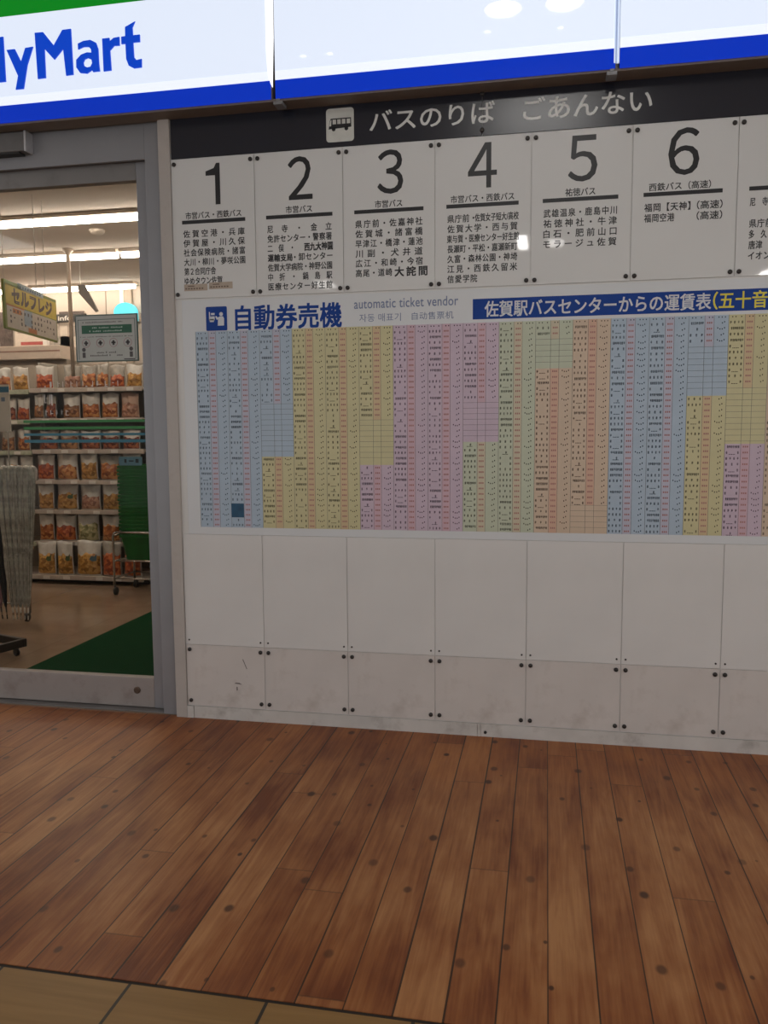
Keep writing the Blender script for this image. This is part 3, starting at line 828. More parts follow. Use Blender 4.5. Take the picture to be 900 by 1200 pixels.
# light dome spot on ceiling
d = thing('ceiling_sensor', 'small pale round ceiling sensor between the near and middle tubes', 'sensor', (-1.72, 2.35, 2.90))
MB().lathe([(.06, 0), (.055, -.02), (.03, -.035), (.002, -.04)], n=20).build('dome', mat('cream plastic', (.62, .54, .46), .5), d, True)

# hanging pole with grey blade
p = thing('hanging_pole', 'beige pole hanging from the shop ceiling behind the glass', 'pole', (-2.312, 2.9, 2.90))
MB().lathe([(.045, 0), (.045, -.012), (.022, -.035), (.017, -.05), (.0165, -1.06), (.001, -1.062)], n=14).build('tube', mat('beige pole', (.50, .40, .32), .4, var=.08), p, True)
bl = thing('hanging_sign', 'grey triangular sign hanging behind the beige pole', 'sign', (-2.28, 3.0, 2.62))
me = MB(); me.poly([(-.01, .0), (.055, .0), (.175, -.225), (.15, -.235), (.0, -.07)], 0, .012)
me.build('plate', mat('blade grey', (.20, .18, .165), .5), bl)
mb = MB(); mb.cyl((.01, 0.0, 0), (.01, 0.0, .28), .003, n=6); mb.build('wire', M_chrome, bl)

# yellow self-checkout board, hung at right angles to the facade
ax, ay, bxx, by = -1.513, .90, -1.685, 1.70
dv = Vector((bxx - ax, by - ay, 0)); Lb = dv.length; rz = math.atan2(dv.y, dv.x)
sb = thing('hanging_board', 'yellow hanging board with dark lettering over a price table, inside the door', 'sign', (ax, ay, 1.985), rz)
ZH = .290
def sgn(mb): return mb            # local: x along board, -y faces the aisle
# visible face is the +x (aisle) side -> local -y
MB().box(0, Lb, -.008, .008, 0, ZH, .002).build('board', mat('board olive edge', (.24, .27, .05), .5), sb)
def face(name, mats, rects, parent=sb, y=-.0085):
    mb = MB()
    for a, c, z0, z1 in rects: mb.rect(a * Lb, c * Lb, z0 * ZH, z1 * ZH, y, .0006)
    return mb.build(name, mats, parent)
face('yellow_band', mat('board yellow', (.62, .45, .018), .4, var=.1), [(.02, .985, .52, .93)])
face('green_band', mat('board green', (.20, .30, .03), .4, var=.2), [(.0, .28, .90, 1.)])
face('blue_tab', mat('board pale blue', (.42, .50, .55), .5), [(.23, .72, .90, 1.03)])
mb = MB()
for q in range(9): mb.rect((.27 + .046 * q) * Lb, (.30 + .046 * q) * Lb, .935 * ZH, .985 * ZH, -.0092, .0003)
mb.build('tab_lettering', mat('tab blue print', (.08, .15, .24), .5), sb)
mb = MB(); write(mb, 'セルフレジ', .12 * Lb, .90 * Lb, .56 * ZH, .89 * ZH, -.0093, bold=.045); mb.build('lettering', mat('board brown print', (.075, .04, .03), .5), sb)
face('price_table', mat('board cream', (.60, .52, .44), .5, var=.06), [(.03, .985, .04, .50)])
face('orange_patch', mat('board orange', (.55, .20, .06), .5), [(.13, .28, .36, .46), (.40, .56, .04, .14), (.02, .34, .485, .515)], y=-.0093)
face('blue_patch', mat('board blue patch', (.36, .42, .50), .5), [(.33, .48, .17, .50)], y=-.0093)
mb = MB(); rq = random.Random(5)
for zz in (.14, .25, .38):
    for q in range(14):
        a = .08 + .063 * q
        if rq.random() < .75: mb.rect(a * Lb, (a + .022) * Lb, zz * ZH, (zz + rq.uniform(.03, .07)) * ZH, -.0098, .0003)
mb.build('small_print', mat('board print', (.12, .10, .09), .6), sb)
mb = MB()
for fx in (.03, .62, .80): mb.cyl((fx * Lb, 0, ZH), (fx * Lb, 0, .915), .0022, n=6)
mb.build('wire', mat('pale wire', (.62, .56, .50), .4), sb)

# notice on the glass
nt = thing('notice_poster', 'framed white notice with a green band stuck to the glass door', 'poster', (-.388, .0865, 1.696))
MB().box(-.160, .166, -.004, 0, 0, .222, .001).build('border', mat('notice green edge', (.075, .115, .10), .5), nt)
NP = mat('notice paper', (.44, .45, .42), .6, var=.03)
MB().box(-.153, .159, -.0045, -.004, .006, .216).build('sheet', NP, nt)
def nrect(name, m, rects, y=-.0045):
    mb = MB()
    for r in rects: mb.rect(*r, y, .0004)
    return mb.build(name, m, nt)
nrect('inner_frame', mat('notice frame', (.10, .15, .13), .5), [(-.145, .152, .197, .200), (-.145, -.142, .012, .2), (.149, .152, .012, .2)])
nrect('green_band', mat('notice green', (.018, .105, .055), .5), [(-.125, .135, .133, .172)])
mb = MB(); rq = random.Random(9)
def nline(x0, x1, z, h, n, y):
    for i in range(n):
        a = x0 + (x1 - x0) * i / n
        if rq.random() < .85: mb.rect(a, a + (x1 - x0) / n * .6, z, z + h * rq.uniform(.6, 1), y, .0003)
nline(-.07, .09, .157, .007, 18, -.0049); nline(-.085, .095, .141, .007, 20, -.0049)
mb.build('band_lettering', mat('notice pale print', (.40, .48, .42), .5), nt)
mb = MB()
nline(-.12, .10, .183, .006, 26, -.0045); nline(-.135, .14, .116, .004, 44, -.0045); nline(-.05, .06, .040, .008, 14, -.0045); nline(-.085, .085, .026, .008, 22, -.0045)
mb.rect(.09, .148, .008, .013, -.0045, .0003)
for x in (-.118, .128):
    mb.lathe([(.010, 0), (.010, .0003)], (x, -.0045, .058), 'y', 10); mb.rect(x - .008, x + .008, .020, .045, -.0045, .0003)
for x in (-.105, -.03, .038, .112):
    mb.rect(x - .005, x + .005, .077, .100, -.0045, .0003); mb.rect(x - .011, x + .011, .085, .093, -.0045, .0003)
mb.build('small_print', mat('notice print', (.085, .075, .075), .6), nt)
mb = MB()
for x in (-.105, -.03, .038, .112):
    mb.tube([(x + .020 * math.cos(a), -.0048, .089 + .020 * math.sin(a)) for a in [2 * math.pi * i / 20 for i in range(21)]], .0009, 5)
mb.build('red_ring', mat('notice red', (.35, .10, .12), .5), nt)

# doormat
dm = MB().box(-1.24, 1.0, .22, 2.30, 0, .012, .003).build('doormat', mat('green pile', (.006, .050, .018), .9, var=.35, scale=160., bump=1., spec=.08)); tag(dm, 'dark green doormat on the shop floor behind the glass door', 'doormat')

# ------------------------------------------------------------------ gondola shelving
M_shelf = mat('shelf cream', (.60, .52, .46), .45, var=.05, scale=8.)
M_rail = mat('shelf price rail', (.50, .43, .38), .35, var=.10, scale=12.)
M_tag = mat('price tag', (.72, .69, .64), .5, var=.04)
M_pan = mat('gondola back', (.30, .255, .21), .6, var=.05)
SH = [(1.752, 3.13), (1.482, 3.13), (1.205, 3.13), (.930, 3.13), (.660, 3.13), (.372, 3.13), (.075, 3.03)]
def gondola(lab, xa, xb, zoff, leftlit=False):
    g = thing('shelf_unit', lab, 'shelf', ((xa + xb) / 2, 3.35, 0))
    h = (xb - xa) / 2
    MB().box(-h, h, .21, .24, 0, 2.0, .002).build('back_panel', M_pan, g)
    for sx in (-1, 1): MB().box(sx * h - (.012 if sx > 0 else 0), sx * h + (0 if sx > 0 else .012), -.03 if sx < 0 else -.05, .21, .0, 2.0, .002).build('upright', mat('upright grey', (.42, .40, .35), .45), g)
    MB().box(-h + .012, h - .012, -.20, .20, 0, .05).build('kick_base', mat('kick dark', (.02, .016, .013), .7), g)
    for z, yf in SH:
        z += zoff
        s = MB().box(-h + .002, h - .002, yf - 3.35 + .008, .21, z - .022, z, .001).build('shelf', M_shelf, g)
        r = MB().box(-h, h, yf - 3.35 - .006, yf - 3.35 + .010, z - .034, z + .004, .002).build('price_rail', mat('green price rail', (.44, .46, .34), .4, var=.2) if leftlit else M_rail, s)
        x = -h + .12
        rr = random.Random(int(z * 100) + (7 if leftlit else 1))
        while x < h - .1:
            MB().box(x, x + .065, yf - 3.35 - .0085, yf - 3.35 - .006, z - .030, z - .001).build('price_tag', M_tag, s)
            x += rr.uniform(.16, .33)
    return g
gondola('cream shelf unit of seven shelves behind the door stripes', -2.895, -1.80, 0)
gondola('cream shelf unit with green price rails at the left, behind the umbrellas', -3.95, -2.905, -.012, True)
o = MB().box(-1.745, -1.735, 3.13, 3.60, 0, 1.80, .002)
o = MB().box(-1.785, -1.735, 3.17, 3.62, 0, 1.80, .003).build('end_panel', mat('end panel grey green', (.40, .39, .32), .5, var=.06)); tag(o, 'grey green end panel closing the right side of the shelves', 'panel')

# food pouches
F = {
 'orange': food_mat('food orange', (.16, .03, .008), (.42, .13, .03), (.62, .30, .10)),
 'red orange': food_mat('food red', (.15, .018, .006), (.42, .075, .018), (.60, .17, .045)),
 'golden': food_mat('food golden', (.18, .075, .012), (.44, .21, .04), (.58, .33, .09)),
 'brown': food_mat('food brown', (.10, .030, .012), (.26, .11, .04), (.44, .22, .09)),
 'pinkish': food_mat('food pink', (.20, .08, .05), (.36, .17, .11), (.52, .30, .20)),
 'pale green': food_mat('food green', (.16, .15, .05), (.34, .32, .15), (.52, .46, .26)),
 'dark red': food_mat('food darkred', (.07, .012, .008), (.22, .045, .02), (.40, .13, .05)),
}
M_film = mat('pouch white film', (.60, .57, .53), .24, var=.07, scale=30., bump=.5)
M_film2 = mat('pouch grey film', (.36, .33, .29), .2, var=.18, scale=24., bump=.6)
def pouch_mesh(wd, hh, dp, seed):
    rr = random.Random(seed)
    ph = [rr.uniform(0, 6) for _ in range(4)]
    nx, nz_ = 10, 12
    def prof(t):      # thickness profile
        return dp * (.55 + .45 * math.sin(math.pi * min(1, t / .55) * .5 + .3)) if t < .35 else dp * max(.02, (1 - ((t - .35) / .65)) ** .8)
    mb = MB(); fr, bk = [], []
    lean = rr.uniform(-.03, .05)
    for j in range(nz_ + 1):
        t = j / nz_
        F_, B_ = [], []
        wt = wd * (1 - .05 * math.sin(math.pi * t) + .02 * math.sin(5 * t + ph[0]))
        for i in range(nx + 1):
            s = i / nx * 2 - 1
            x = s * wt / 2 + lean * t * wd * .3
            th = prof(t) * (1 - abs(s) ** 2.6) / 2 + .002
            wv = .006 * math.sin(7 * s + ph[1] + 4 * t) * t + .004 * math.sin(13 * t + 5 * s + ph[2])
            z = hh * t + (.008 * math.sin(3 * s + ph[3]) if j == nz_ else 0)
            F_.append(mb.bm.verts.new((x, -th + wv * (1 - abs(s) ** 3) - dp * .0 + lean * .3 * t, z)))
            B_.append(mb.bm.verts.new((x, th + wv * (1 - abs(s) ** 3) + lean * .3 * t, z)))
        fr.append(F_); bk.append(B_)
    for j in range(nz_):
        for i in range(nx):
            mb.bm.faces.new((fr[j][i], fr[j][i + 1], fr[j + 1][i + 1], fr[j + 1][i]))
            mb.bm.faces.new((bk[j][i + 1], bk[j][i], bk[j + 1][i], bk[j + 1][i + 1]))
        mb.bm.faces.new((bk[j][0], fr[j][0], fr[j + 1][0], bk[j + 1][0]))
        mb.bm.faces.new((fr[j][nx], bk[j][nx], bk[j + 1][nx], fr[j + 1][nx]))
    for i in range(nx):
        mb.bm.faces.new((bk[0][i], bk[0][i + 1], fr[0][i + 1], fr[0][i]))
        mb.bm.faces.new((fr[nz_][i], fr[nz_][i + 1], bk[nz_][i + 1], bk[nz_][i]))
    # filling bulging in the clear lower window
    fb = MB(); rows = []
    top = rr.uniform(.54, .66)
    mx, mz = 12, 10
    for j in range(mz + 1):
        t = .05 + (top - .05) * j / mz
        row = []
        for i in range(mx + 1):
            s = (i / mx * 2 - 1) * .93
            wt = wd * (1 - .05 * math.sin(math.pi * t))
            tt = t + (.04 * math.sin(4 * s + ph[0]) + .03 * math.sin(9 * s + ph[1]) if j == mz else 0)
            edge = min(1., 3.2 * (1 - abs(s) / .93) + .05, 3.5 * j / mz + .15, 3. * (1 - j / mz) + .05)
            th = prof(tt) * (1 - abs(s) ** 2.6) / 2 + .002
            wv = .006 * math.sin(7 * s + ph[1] + 4 * tt) * tt + .004 * math.sin(13 * tt + 5 * s + ph[2])
            lump = .008 * edge + .007 * edge * noise.noise((s * 5 + seed, t * 7, seed * .7))
            row.append(fb.bm.verts.new((s * wt / 2 + lean * tt * wd * .3, -th + wv * (1 - abs(s) ** 3) + lean * .3 * tt - lump - .001, hh * tt)))
        rows.append(row)
    for j in range(mz):
        for i in range(mx): fb.bm.faces.new((rows[j][i], rows[j][i + 1], rows[j + 1][i + 1], rows[j + 1][i]))
    # close the back of the filling
    bkv = [[fb.bm.verts.new((v.co.x, v.co.y + .012, v.co.z)) for v in row] for row in rows]
    for j in range(mz):
        for i in range(mx): fb.bm.faces.new((bkv[j][i + 1], bkv[j][i], bkv[j + 1][i], bkv[j + 1][i + 1]))
    for j in range(mz):
        fb.bm.faces.new((bkv[j][0], rows[j][0], rows[j + 1][0], bkv[j + 1][0])); fb.bm.faces.new((rows[j][mx], bkv[j][mx], bkv[j + 1][mx], rows[j + 1][mx]))
    for i in range(mx):
        fb.bm.faces.new((bkv[0][i], bkv[0][i + 1], rows[0][i + 1], rows[0][i])); fb.bm.faces.new((rows[mz][i], rows[mz][i + 1], bkv[mz][i + 1], bkv[mz][i]))
    return mb, fb
def pouch(xa, xb, z, hh, yf, kind, lab, film=None, patch=None):
    wd = xb - xa; seed = random.random() * 90
    dp_ = min(.11, .5 * wd)
    t = thing('food_pouch', lab, 'food pouch', ((xa + xb) / 2, yf + dp_ / 2 + .015, z + .0005), random.uniform(-.10, .10), 'food pouches on the shop shelves')
    a, c = pouch_mesh(wd, hh, dp_, seed)
    a.build('film', film or M_film, t, True)
    c.build('filling', F[kind], t, True)
    if patch:
        mb = MB(); mb.poly([(.16 * wd, .50 * hh), (.28 * wd, .44 * hh), (.44 * wd, .46 * hh), (.46 * wd, .66 * hh), (.36 * wd, .58 * hh), (.25 * wd, .60 * hh)], -dp_ / 2 - .010, .004)
        mb.build('printed_corner', patch, t)
    return t
ORD = ['first', 'second', 'third', 'fourth', 'fifth', 'sixth', 'seventh', 'eighth']
M_pg = mat('print dark green', (.06, .10, .035), .4); M_pb = mat('print blue', (.10, .17, .21), .4)
def row(zi, shelfname, items, hh, side=''):
    z, yf = SH[zi]
    if side: z -= .012
    for i, it in enumerate(items):
        xa, xb, kd = it[:3]
        film = it[3] if len(it) > 3 else None
        patch = it[4] if len(it) > 4 else None
        pouch(xa, xb, z, hh * random.uniform(.96, 1.03), yf, kd, f'{kd} food pouch, {ORD[i]} from left on {shelfname} of the {"far left" if side else "main"} unit', film, patch)
row(0, 'top shelf', [(-2.86, -2.69, 'red orange'), (-2.58, -2.41, 'pinkish', M_film2), (-2.405, -2.26, 'orange', M_film2), (-2.254, -2.135, 'orange', M_film2), (-2.13, -1.985, 'red orange', M_film2), (-1.966, -1.82, 'golden')], .205)
row(1, 'second shelf down', [(-2.885, -2.785, 'brown'), (-2.765, -2.66, 'dark red', M_film2), (-2.61, -2.43, 'brown'), (-2.41, -2.24, 'orange'), (-2.225, -2.06, 'orange'), (-2.035, -1.86, 'pinkish', mat('pouch pink film', (.46, .30, .23), .25, var=.1, bump=.4))], .222)
row(2, 'third shelf down', [(-2.86, -2.67, 'dark red', M_film2), (-2.65, -2.46, 'brown', M_film2), (-2.44, -2.25, 'dark red'), (-2.23, -2.06, 'dark red', M_film2), (-2.04, -1.86, 'dark red')], .17)
row(3, 'fourth shelf down', [(-2.89, -2.715, 'red orange'), (-2.70, -2.48, 'orange'), (-2.455, -2.28, 'golden'), (-2.262, -2.07, 'orange', M_film2), (-2.05, -1.87, 'orange')], .238)
row(4, 'fifth shelf down', [(-2.89, -2.735, 'golden'), (-2.715, -2.50, 'golden', None, M_pg), (-2.475, -2.27, 'pinkish'), (-2.25, -2.07, 'golden'), (-2.05, -1.88, 'orange')], .240)
row(5, 'sixth shelf down', [(-2.89, -2.745, 'orange'), (-2.735, -2.53, 'red orange'), (-2.51, -2.305, 'pale green'), (-2.265, -2.09, 'orange'), (-2.06, -1.88, 'orange')], .245)
row(6, 'bottom shelf', [(-2.93 + .06, -2.68, 'golden', None, M_pg), (-2.66, -2.50, 'golden', None, M_pg), (-2.48, -2.235, 'golden', None, M_pb), (-2.225, -2.03, 'red orange', M_film2), (-2.01, -1.84, 'red orange', M_film2)], .305)
row(0, 'top shelf', [(-3.42, -3.27, 'brown'), (-3.25, -3.11, 'orange'), (-3.09, -2.925, 'golden')], .21, 'l')
row(1, 'second shelf down', [(-3.40, -3.25, 'brown'), (-3.22, -3.075, 'dark red'), (-3.06, -2.93, 'red orange')], .20, 'l')
row(2, 'third shelf down', [(-3.40, -3.26, 'brown', M_film2), (-3.24, -3.10, 'brown', M_film2), (-3.07, -2.94, 'orange')], .20, 'l')
row(3, 'fourth shelf down', [(-3.38, -3.23, 'brown'), (-3.21, -3.08, 'golden'), (-3.06, -2.93, 'orange')], .23, 'l')

# ------------------------------------------------------------------ basket cart
M_bask = mat('basket green', (.004, .115, .018), .4, var=.15, scale=14.)
CXa, CXb, CYa, CYb = -1.865, -1.38, 2.66, 3.00
ct = thing('basket_cart', 'chrome wire cart on casters holding the stack of green baskets', 'cart', ((CXa + CXb) / 2, (CYa + CYb) / 2, 0))
hx, hy = (CXb - CXa) / 2, (CYb - CYa) / 2
for sx in (-1, 1):
    for sy in (-1, 1):
        x, y = sx * hx, sy * hy
        l = MB().tube([(x, y, .06), (x, y, .50), (x - sx * .012, y, .522), (x - sx * .03, y, .53)], .010, 8).build('leg', M_chrome, ct, True)
        q = MB(); q.lathe([(.030, -.011), (.034, -.008), (.034, .008), (.030, .011)], (x + .01, y, .034), 'x', 16); q.build('caster', M_rubber, l, True)
mb = MB()
for sy in (-1, 1): mb.cyl((-hx + .025, sy * hy, .53), (hx - .025, sy * hy, .53), .0095, n=8)
for sx in (-1, 1): mb.cyl((sx * hx, -hy, .50), (sx * hx, hy, .50), .008, n=8)
for sy in (-1, 1): mb.cyl((-hx, sy * hy, .14), (hx, sy * hy, .14), .007, n=8)
for sx in (-1, 1): mb.cyl((sx * hx, -hy, .14), (sx * hx, hy, .14), .007, n=8)
for i in range(5):
    yy = -hy + .03 + i * (2 * hy - .06) / 4
    mb.cyl((-hx, yy, .285), (hx, yy, .285), .006, n=6)
for sx in (-1, 1): mb.cyl((sx * hx, -hy, .285), (sx * hx, hy, .285), .007, n=8)
mb.build('frame', M_chrome, ct, True)
# one basket: tapering open tub with a rolled rim and side ribs
def basket():
    t = thing('shopping_basket', 'green', 'basket', (0, 0, 0), 0, 'nested green shopping baskets')
    mb = MB()
    def ring(w_, d_, z): 
        r = .03; pts = []
        for cx, cy, a0 in ((w_ - r, d_ - r, 0), (-w_ + r, d_ - r, 90), (-w_ + r, -d_ + r, 180), (w_ - r, -d_ + r, 270)):
            for k in range(4):
                a = math.radians(a0 + 30 * k); pts.append(mb.bm.verts.new((cx + r * math.cos(a), cy + r * math.sin(a), z)))
        return pts
    outer = [ring(.175, .118, 0), ring(.208, .142, .20)]
    inner = [ring(.203, .137, .20), ring(.170, .113, .005)]
    seq = outer + inner
    for A, B in zip(seq, seq[1:]):
        n = len(A)
        for i in range(n): mb.bm.faces.new((A[i], A[(i + 1) % n], B[(i + 1) % n], B[i]))
    mb.bm.faces.new(outer[0][::-1]); mb.bm.faces.new(inner[1])
    mb.build('tub', M_bask, t)
    mb = MB()
    for z, o_ in ((.198, .014),):
        a1 = [(.208 + o_, .142 + o_), (-.208 - o_, .142 + o_), (-.208 - o_, -.142 - o_), (.208 + o_, -.142 - o_)]
        mb.box(-.2105, .2105, -.1445, -.134, z - .008, z + .016, .003); mb.box(-.2105, .2105, .134, .1445, z - .008, z + .016, .003)
        mb.box(-.2105, -.200, -.134, .134, z - .008, z + .016, .003); mb.box(.200, .2105, -.134, .134, z - .008, z + .016, .003)
    mb.build('rim', M_bask, t)
    return t
b0 = basket()
NB = 20; step = .0305
for k in range(NB):
    b = b0 if k == 0 else copy_tree(b0)
    b.location = ((CXa + CXb) / 2 + .012 + .004 * math.sin(k * 1.7), (CYa + CYb) / 2, .292 + step * k)
    b.rotation_euler = (0, 0, .012 * math.sin(k * 2.3))
    n_ = NB - 1 - k
    b['label'] = 'green shopping basket, ' + ('topmost of the nested stack' if n_ == 0 else ('lowest of the nested stack, its whole side in view' if k == 0 else f'number {n_ + 1} from the top of the nested stack'))
bz = .292 + step * (NB - 1) + .214
lp = thing('label_plate', 'blue label plate with dark marks standing on the topmost green basket', 'sign', (-1.690, 2.69, bz))
rrect(MB(), 0, 1, 0, 1, .1, 0, 1).bm.free()
mb = MB(); rrect(mb, -.105, .100, 0, .072, .014, 0, .010); mb.build('plate', mat('plate blue', (.11, .24, .33), .4, var=.08), lp)
mb = MB(); mb.rect(-.055, -.036, .022, .052, -.010, .0005); mb.rect(.045, .072, .022, .054, -.010, .0005); mb.rect(-.015, .028, .032, .042, -.010, .0005)
mb.build('marks', mat('plate print', (.02, .035, .05), .5), lp)

# ------------------------------------------------------------------ umbrellas on a rack
rk = thing('umbrella_rack', 'chrome umbrella rack on casters inside the door', 'rack', (-2.12, 1.64, 0))
mb = MB(); mb.cyl((-.30, .0, 1.085), (.12, .0, 1.085), .009, n=10); mb.build('hanging_rail', M_chrome, rk, True)
for x in (-.29, .125):
    mb = MB(); mb.tube([(x, .06, .055), (x, .06, 1.06), (x, .04, 1.08), (x, 0, 1.085)], .009, 8); l = mb.build('leg', M_chrome, rk, True)
    q = MB(); q.lathe([(.026, -.012), (.030, -.008), (.030, .008), (.026, .012)], (x, .02, .031), 'x', 14); q.cyl((x - .002, .06, .06), (x - .002, .02, .045), .008, n=8); q.build('caster', M_rubber, l, True)
mb = MB(); mb.cyl((-.29, .06, .12), (.125, .06, .12), .008, n=8); mb.build('brace', M_chrome, rk, True)
M_clear = film_mat('clear umbrella film', (.52, .51, .46), .74, .2)
M_hand = mat('umbrella handle white', (.72, .68, .64), .3, var=.05)
def umbrella(lab, x, y, canopy, handle, seed):
    u = thing('umbrella', lab, 'umbrella', (x, y, .055), 0, 'umbrellas hooked on the rack')
    rr = random.Random(seed)
    # hook handle over the rail
    pts = [(0, -.030, z) for z in (.90, .95, 1.0, 1.03)]
    for k in range(1, 9):
        a = math.pi * k / 8; pts.append((.012 * k / 8, -.030 + .030 - .030 * math.cos(a), 1.035 + .030 * math.sin(a)))
    pts += [(.012, .030, 1.0), (.012, .030, .97)]
    MB().tube(pts, .0125, 10).build('handle', handle, u, True)
    MB().cyl((0, -.030, .0), (0, -.030, .88), .005, n=8).build('shaft', M_chrome, u, True)
    # folded canopy: pleated sleeve, wide near the handle, narrow at the tip
    mb = MB(); rings = []; n = 32
    prof = [(.006, .06), (.012, .10), (.017, .2), (.023, .36), (.026, .52), (.029, .66), (.031, .80), (.032, .92), (.033, 1.0), (.031, 1.045), (.025, 1.066), (.014, 1.075)]
    for r, z in prof:
        ring = []
        for k in range(n):
            a = 2 * math.pi * k / n
            q = r * (1 + .30 * math.cos(8 * a + 1.2 * z * 4 + seed) + .08 * math.sin(3 * a + 9 * z + seed))
            ring.append(mb.bm.verts.new((q * math.cos(a), -.030 + q * math.sin(a), z)))
        rings.append(ring)
    for A, B in zip(rings, rings[1:]):
        for k in range(n): mb.bm.faces.new((A[k], A[(k + 1) % n], B[(k + 1) % n], B[k]))
    mb.bm.faces.new(rings[0][::-1]); mb.bm.faces.new(rings[-1])
    mb.build('canopy', canopy, u, True)
    mb = MB()
    for k in range(8):
        a = 2 * math.pi * k / 8 + .2
        mb.tube([(r * .93 * math.cos(a), -.030 + r * .93 * math.sin(a), z) for r, z in prof[1:9]], .0016, 4)
    mb.build('ribs', M_chrome, u)
    MB().cyl((0, -.030, -.03), (0, -.030, .07), .004, .006, 8).build('tip', handle, u, True)
    zs_ = .40 + .09 * math.sin(seed * 5); mb = MB(); mb.lathe([(.031, zs_), (.031, zs_ + .018)], (0, -.030, 0), 'z', 20); mb.build('strap', canopy, u, True)
    tx = -2.03 + (x + 2.03) * .55; u.rotation_euler = (0, math.atan2(x - tx, 1.03), 0); u.location = (tx, y, .055)
    return u
for i, x in enumerate((-2.09, -2.035, -1.978, -1.922, -1.872)):
    umbrella('clear plastic umbrella, ' + ORD[i] + ' from the left of the five on the rack', x - .018, 1.64, M_clear, M_hand, i * 1.3)
umbrella('black umbrella hanging left of the clear umbrellas', -2.20, 1.64, mat('umbrella black', (.012, .012, .016), .6, var=.3), M_rubber, 3.3)
umbrella('pink and white umbrella hanging at the left edge of the photo', -2.27, 1.64, mat('umbrella pink', (.42, .20, .22), .6, var=.5, scale=16.), M_rubber, 5.1)

# white display card above the umbrellas
wc = thing('display_card', 'white card with a blue top on a rod at the left edge, above the umbrellas', 'sign', (-2.14, 1.74, 1.085))
MB().box(-.165, .035, -.004, .004, .285, .62, .001).build('card', mat('card white', (.60, .57, .52), .5, var=.03), wc)
MB().box(-.165, .035, -.005, -.004, .565, .605).build('blue_top', mat('card blue', (.02, .15, .26), .5), wc)
MB().box(-.03, .0, -.005, -.004, .50, .53).build('mark', mat('card mark', (.16, .22, .30), .5), wc)
mb = MB(); mb.cyl((0.0, .008, -.01), (0.0, .008, .6), .005, n=8); mb.cyl((0, .008, 0), (0, -.10, 0), .005, n=8); mb.build('rod', M_chrome, wc)

# black dolly
C0 = Vector((-1.447, .828, 0)); e1 = (Vector((-1.656, .898, 0)) - C0).normalized()
ang = math.atan2(e1.y, e1.x)
dl = thing('dolly', 'low black dolly frame on casters on the shop floor at the left edge', 'dolly', (C0.x, C0.y, 0), ang)
M_dol = mat('dolly black', (.018, .015, .013), .45, var=.2)
mb = MB(); Ld, Wd = .52, .34
mb.box(0, Ld, -.028, 0, .055, .105, .004); mb.box(0, Ld, Wd - .028, Wd, .055, .105, .004)
mb.box(0, .028, 0, Wd - .028, .055, .105, .004); mb.box(Ld - .028, Ld, 0, Wd - .028, .055, .105, .004)
mb.build('frame', M_dol, dl)
for x in (.04, Ld - .04):
    for y in (.02, Wd - .03):
        q = MB(); q.lathe([(.022, -.010), (.026, -.007), (.026, .007), (.022, .010)], (x, y, .027), 'y', 14); q.box(x - .006, x + .006, y - .012, y + .012, .03, .056); q.build('caster', M_rubber, dl, True)

# ------------------------------------------------------------------ back of the shop
# wall counter with canopy
cb = thing('wall_cabinet', 'cream canopy cabinet along the back wall of the shop', 'cabinet', (-4.2, 4.42, 0))
MB().box(-1.3, .88, -.12, .22, 2.13, 2.27, .006).build('canopy', mat('canopy cream', (.66, .55, .46), .5, var=.04), cb)
MB().box(-1.3, .88, -.125, -.119, 2.205, 2.22).build('canopy_line', mat('canopy line', (.36, .22, .17), .5), cb)
MB().box(-1.3, .88, .0, .22, 0, 2.13, .004).build('body', mat('cabinet taupe', (.30, .25, .20), .6), cb)
def wall_poster(lab, xa, xb, za, zb, base, bands):
    t = thing('wall_poster', lab, 'poster', ((xa + xb) / 2, 4.645, za))
    h = (xb - xa) / 2
    MB().box(-h, h, -.012, 0, 0, zb - za, .001).build('sheet', base, t)
    for nm, m, (a, c, d, e) in bands:
        MB().box(-h + 2 * h * a, -h + 2 * h * c, -.0135, -.012, d * (zb - za), e * (zb - za)).build(nm, m, t)
M_pw = mat('poster cream', (.66, .58, .50), .6, var=.05)
M_pd = mat('poster dark', (.10, .075, .065), .6, var=.4, scale=18.)
M_pr = mat('poster red', (.42, .09, .08), .6, var=.2)
wall_poster('cream poster with a red line on the back wall, below the yellow board', -4.07, -3.72, 2.30, 2.62, M_pw, [('red_line', M_pr, (.2, .98, .05, .16)), ('print', mat('faint print', (.40, .33, .28), .6), (.1, .6, .45, .55))])
wall_poster('dark photo poster on the back wall at the left edge', -4.45, -4.10, 2.30, 2.68, M_pd, [('cream_margin', M_pw, (.0, .55, .02, .16))])
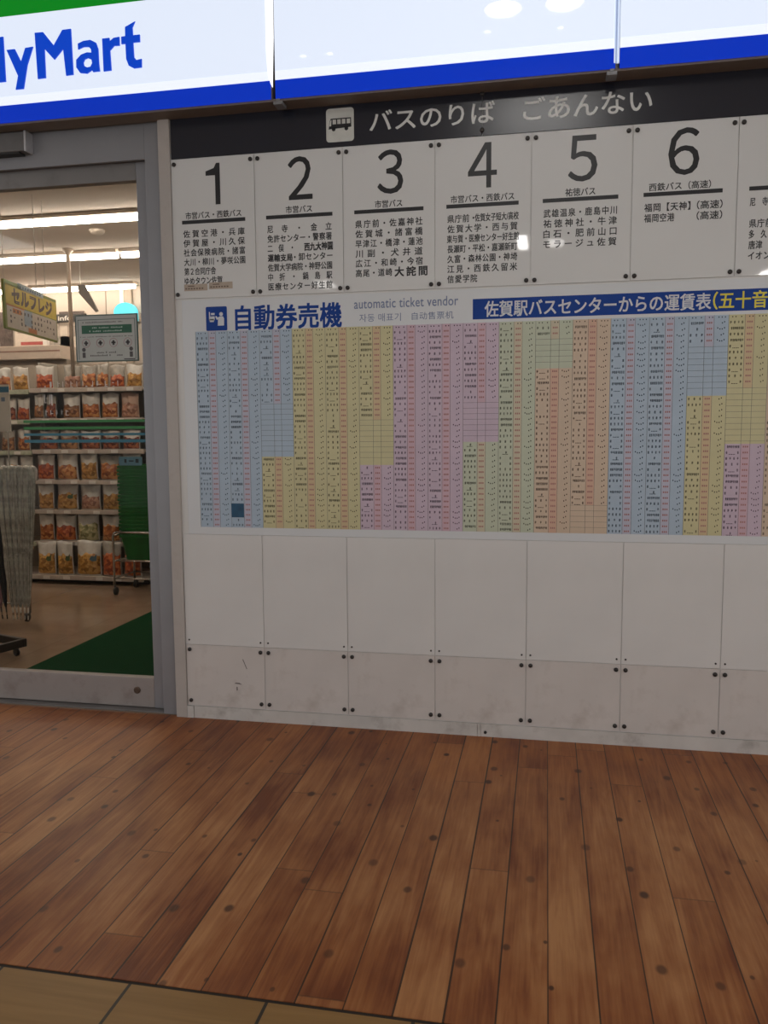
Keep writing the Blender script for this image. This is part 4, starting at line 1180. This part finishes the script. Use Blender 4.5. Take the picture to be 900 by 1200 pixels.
wall_poster('cream poster on the back wall beside the pole, with a dark title strip', -3.52, -3.22, 2.28, 2.66, M_pw, [('title_strip', M_pd, (.0, 1., .82, 1.)), ('print', MATS['faint print'], (.3, .8, .3, .6))])
ip = thing('info_sign', 'small dark sign with white lettering on the back wall, left of the pole', 'sign', (-3.46, 4.62, 2.545))
MB().box(-.10, .26, -.012, .025, 0, .085, .002).build('plate', mat('info dark', (.06, .052, .048), .5), ip)
mb = MB(); write(mb, 'info', -.06, .10, .018, .068, -.0125, bold=.02); mb.build('lettering', M_tag, ip)
# green and black notice left of pole
wall_poster('small grey poster low on the back wall beside the white post', -3.60, -3.40, 2.28, 2.40, mat('poster grey', (.30, .28, .25), .6, var=.4, scale=25.), [])
wp = MB().box(-3.70, -3.655, 4.58, 4.645, 1.9, 2.60, .004).build('wall_post', mat('post bright white', (.78, .76, .72), .4)); tag(wp, 'narrow white post on the back wall under the yellow board', 'post')

# cyan dome sign
cd = thing('dome_sign', 'glowing cyan dome-topped sign on the back wall, above the framed notice', 'sign', (-2.695, 4.56, 2.555))
pts = [(-.125, -.03), (.125, -.03), (.125, .06)] + [(.125 * math.cos(a), .06 + .10 * math.sin(a)) for a in [math.pi * i / 14 for i in range(1, 14)]] + [(-.125, .06)]
mb = MB(); mb.poly(pts, 0.03, .06); mb.build('body', mat('sign cyan', (.05, .45, .55), .3, emit=(.10, .66, .76), es=.9, var=.2, scale=9.), cd)
MB().box(-.12, .12, -.032, -.0305, -.025, .02).build('pale_band', mat('cyan pale', (.4, .7, .6), .4, emit=(.30, .75, .70), es=.8), cd)
MB().box(-.125, .125, .03, .088, -.03, .06).build('bracket', M_shopw, cd)

# white gadget at the right of the notice
wg = thing('price_display', 'small white box on the shelf end, right of the framed notice', 'box', (-1.90, 3.50, 1.753))
MB().box(-.045, .04, -.03, .03, .125, .245, .008).build('box', mat('gadget white', (.74, .76, .80), .4), wg)
MB().box(-.012, .012, -.008, .008, 0, .127, .002).build('stem', M_chrome, wg)

bpy.data.objects.remove(TO)
bpy.data.curves.remove(TC)
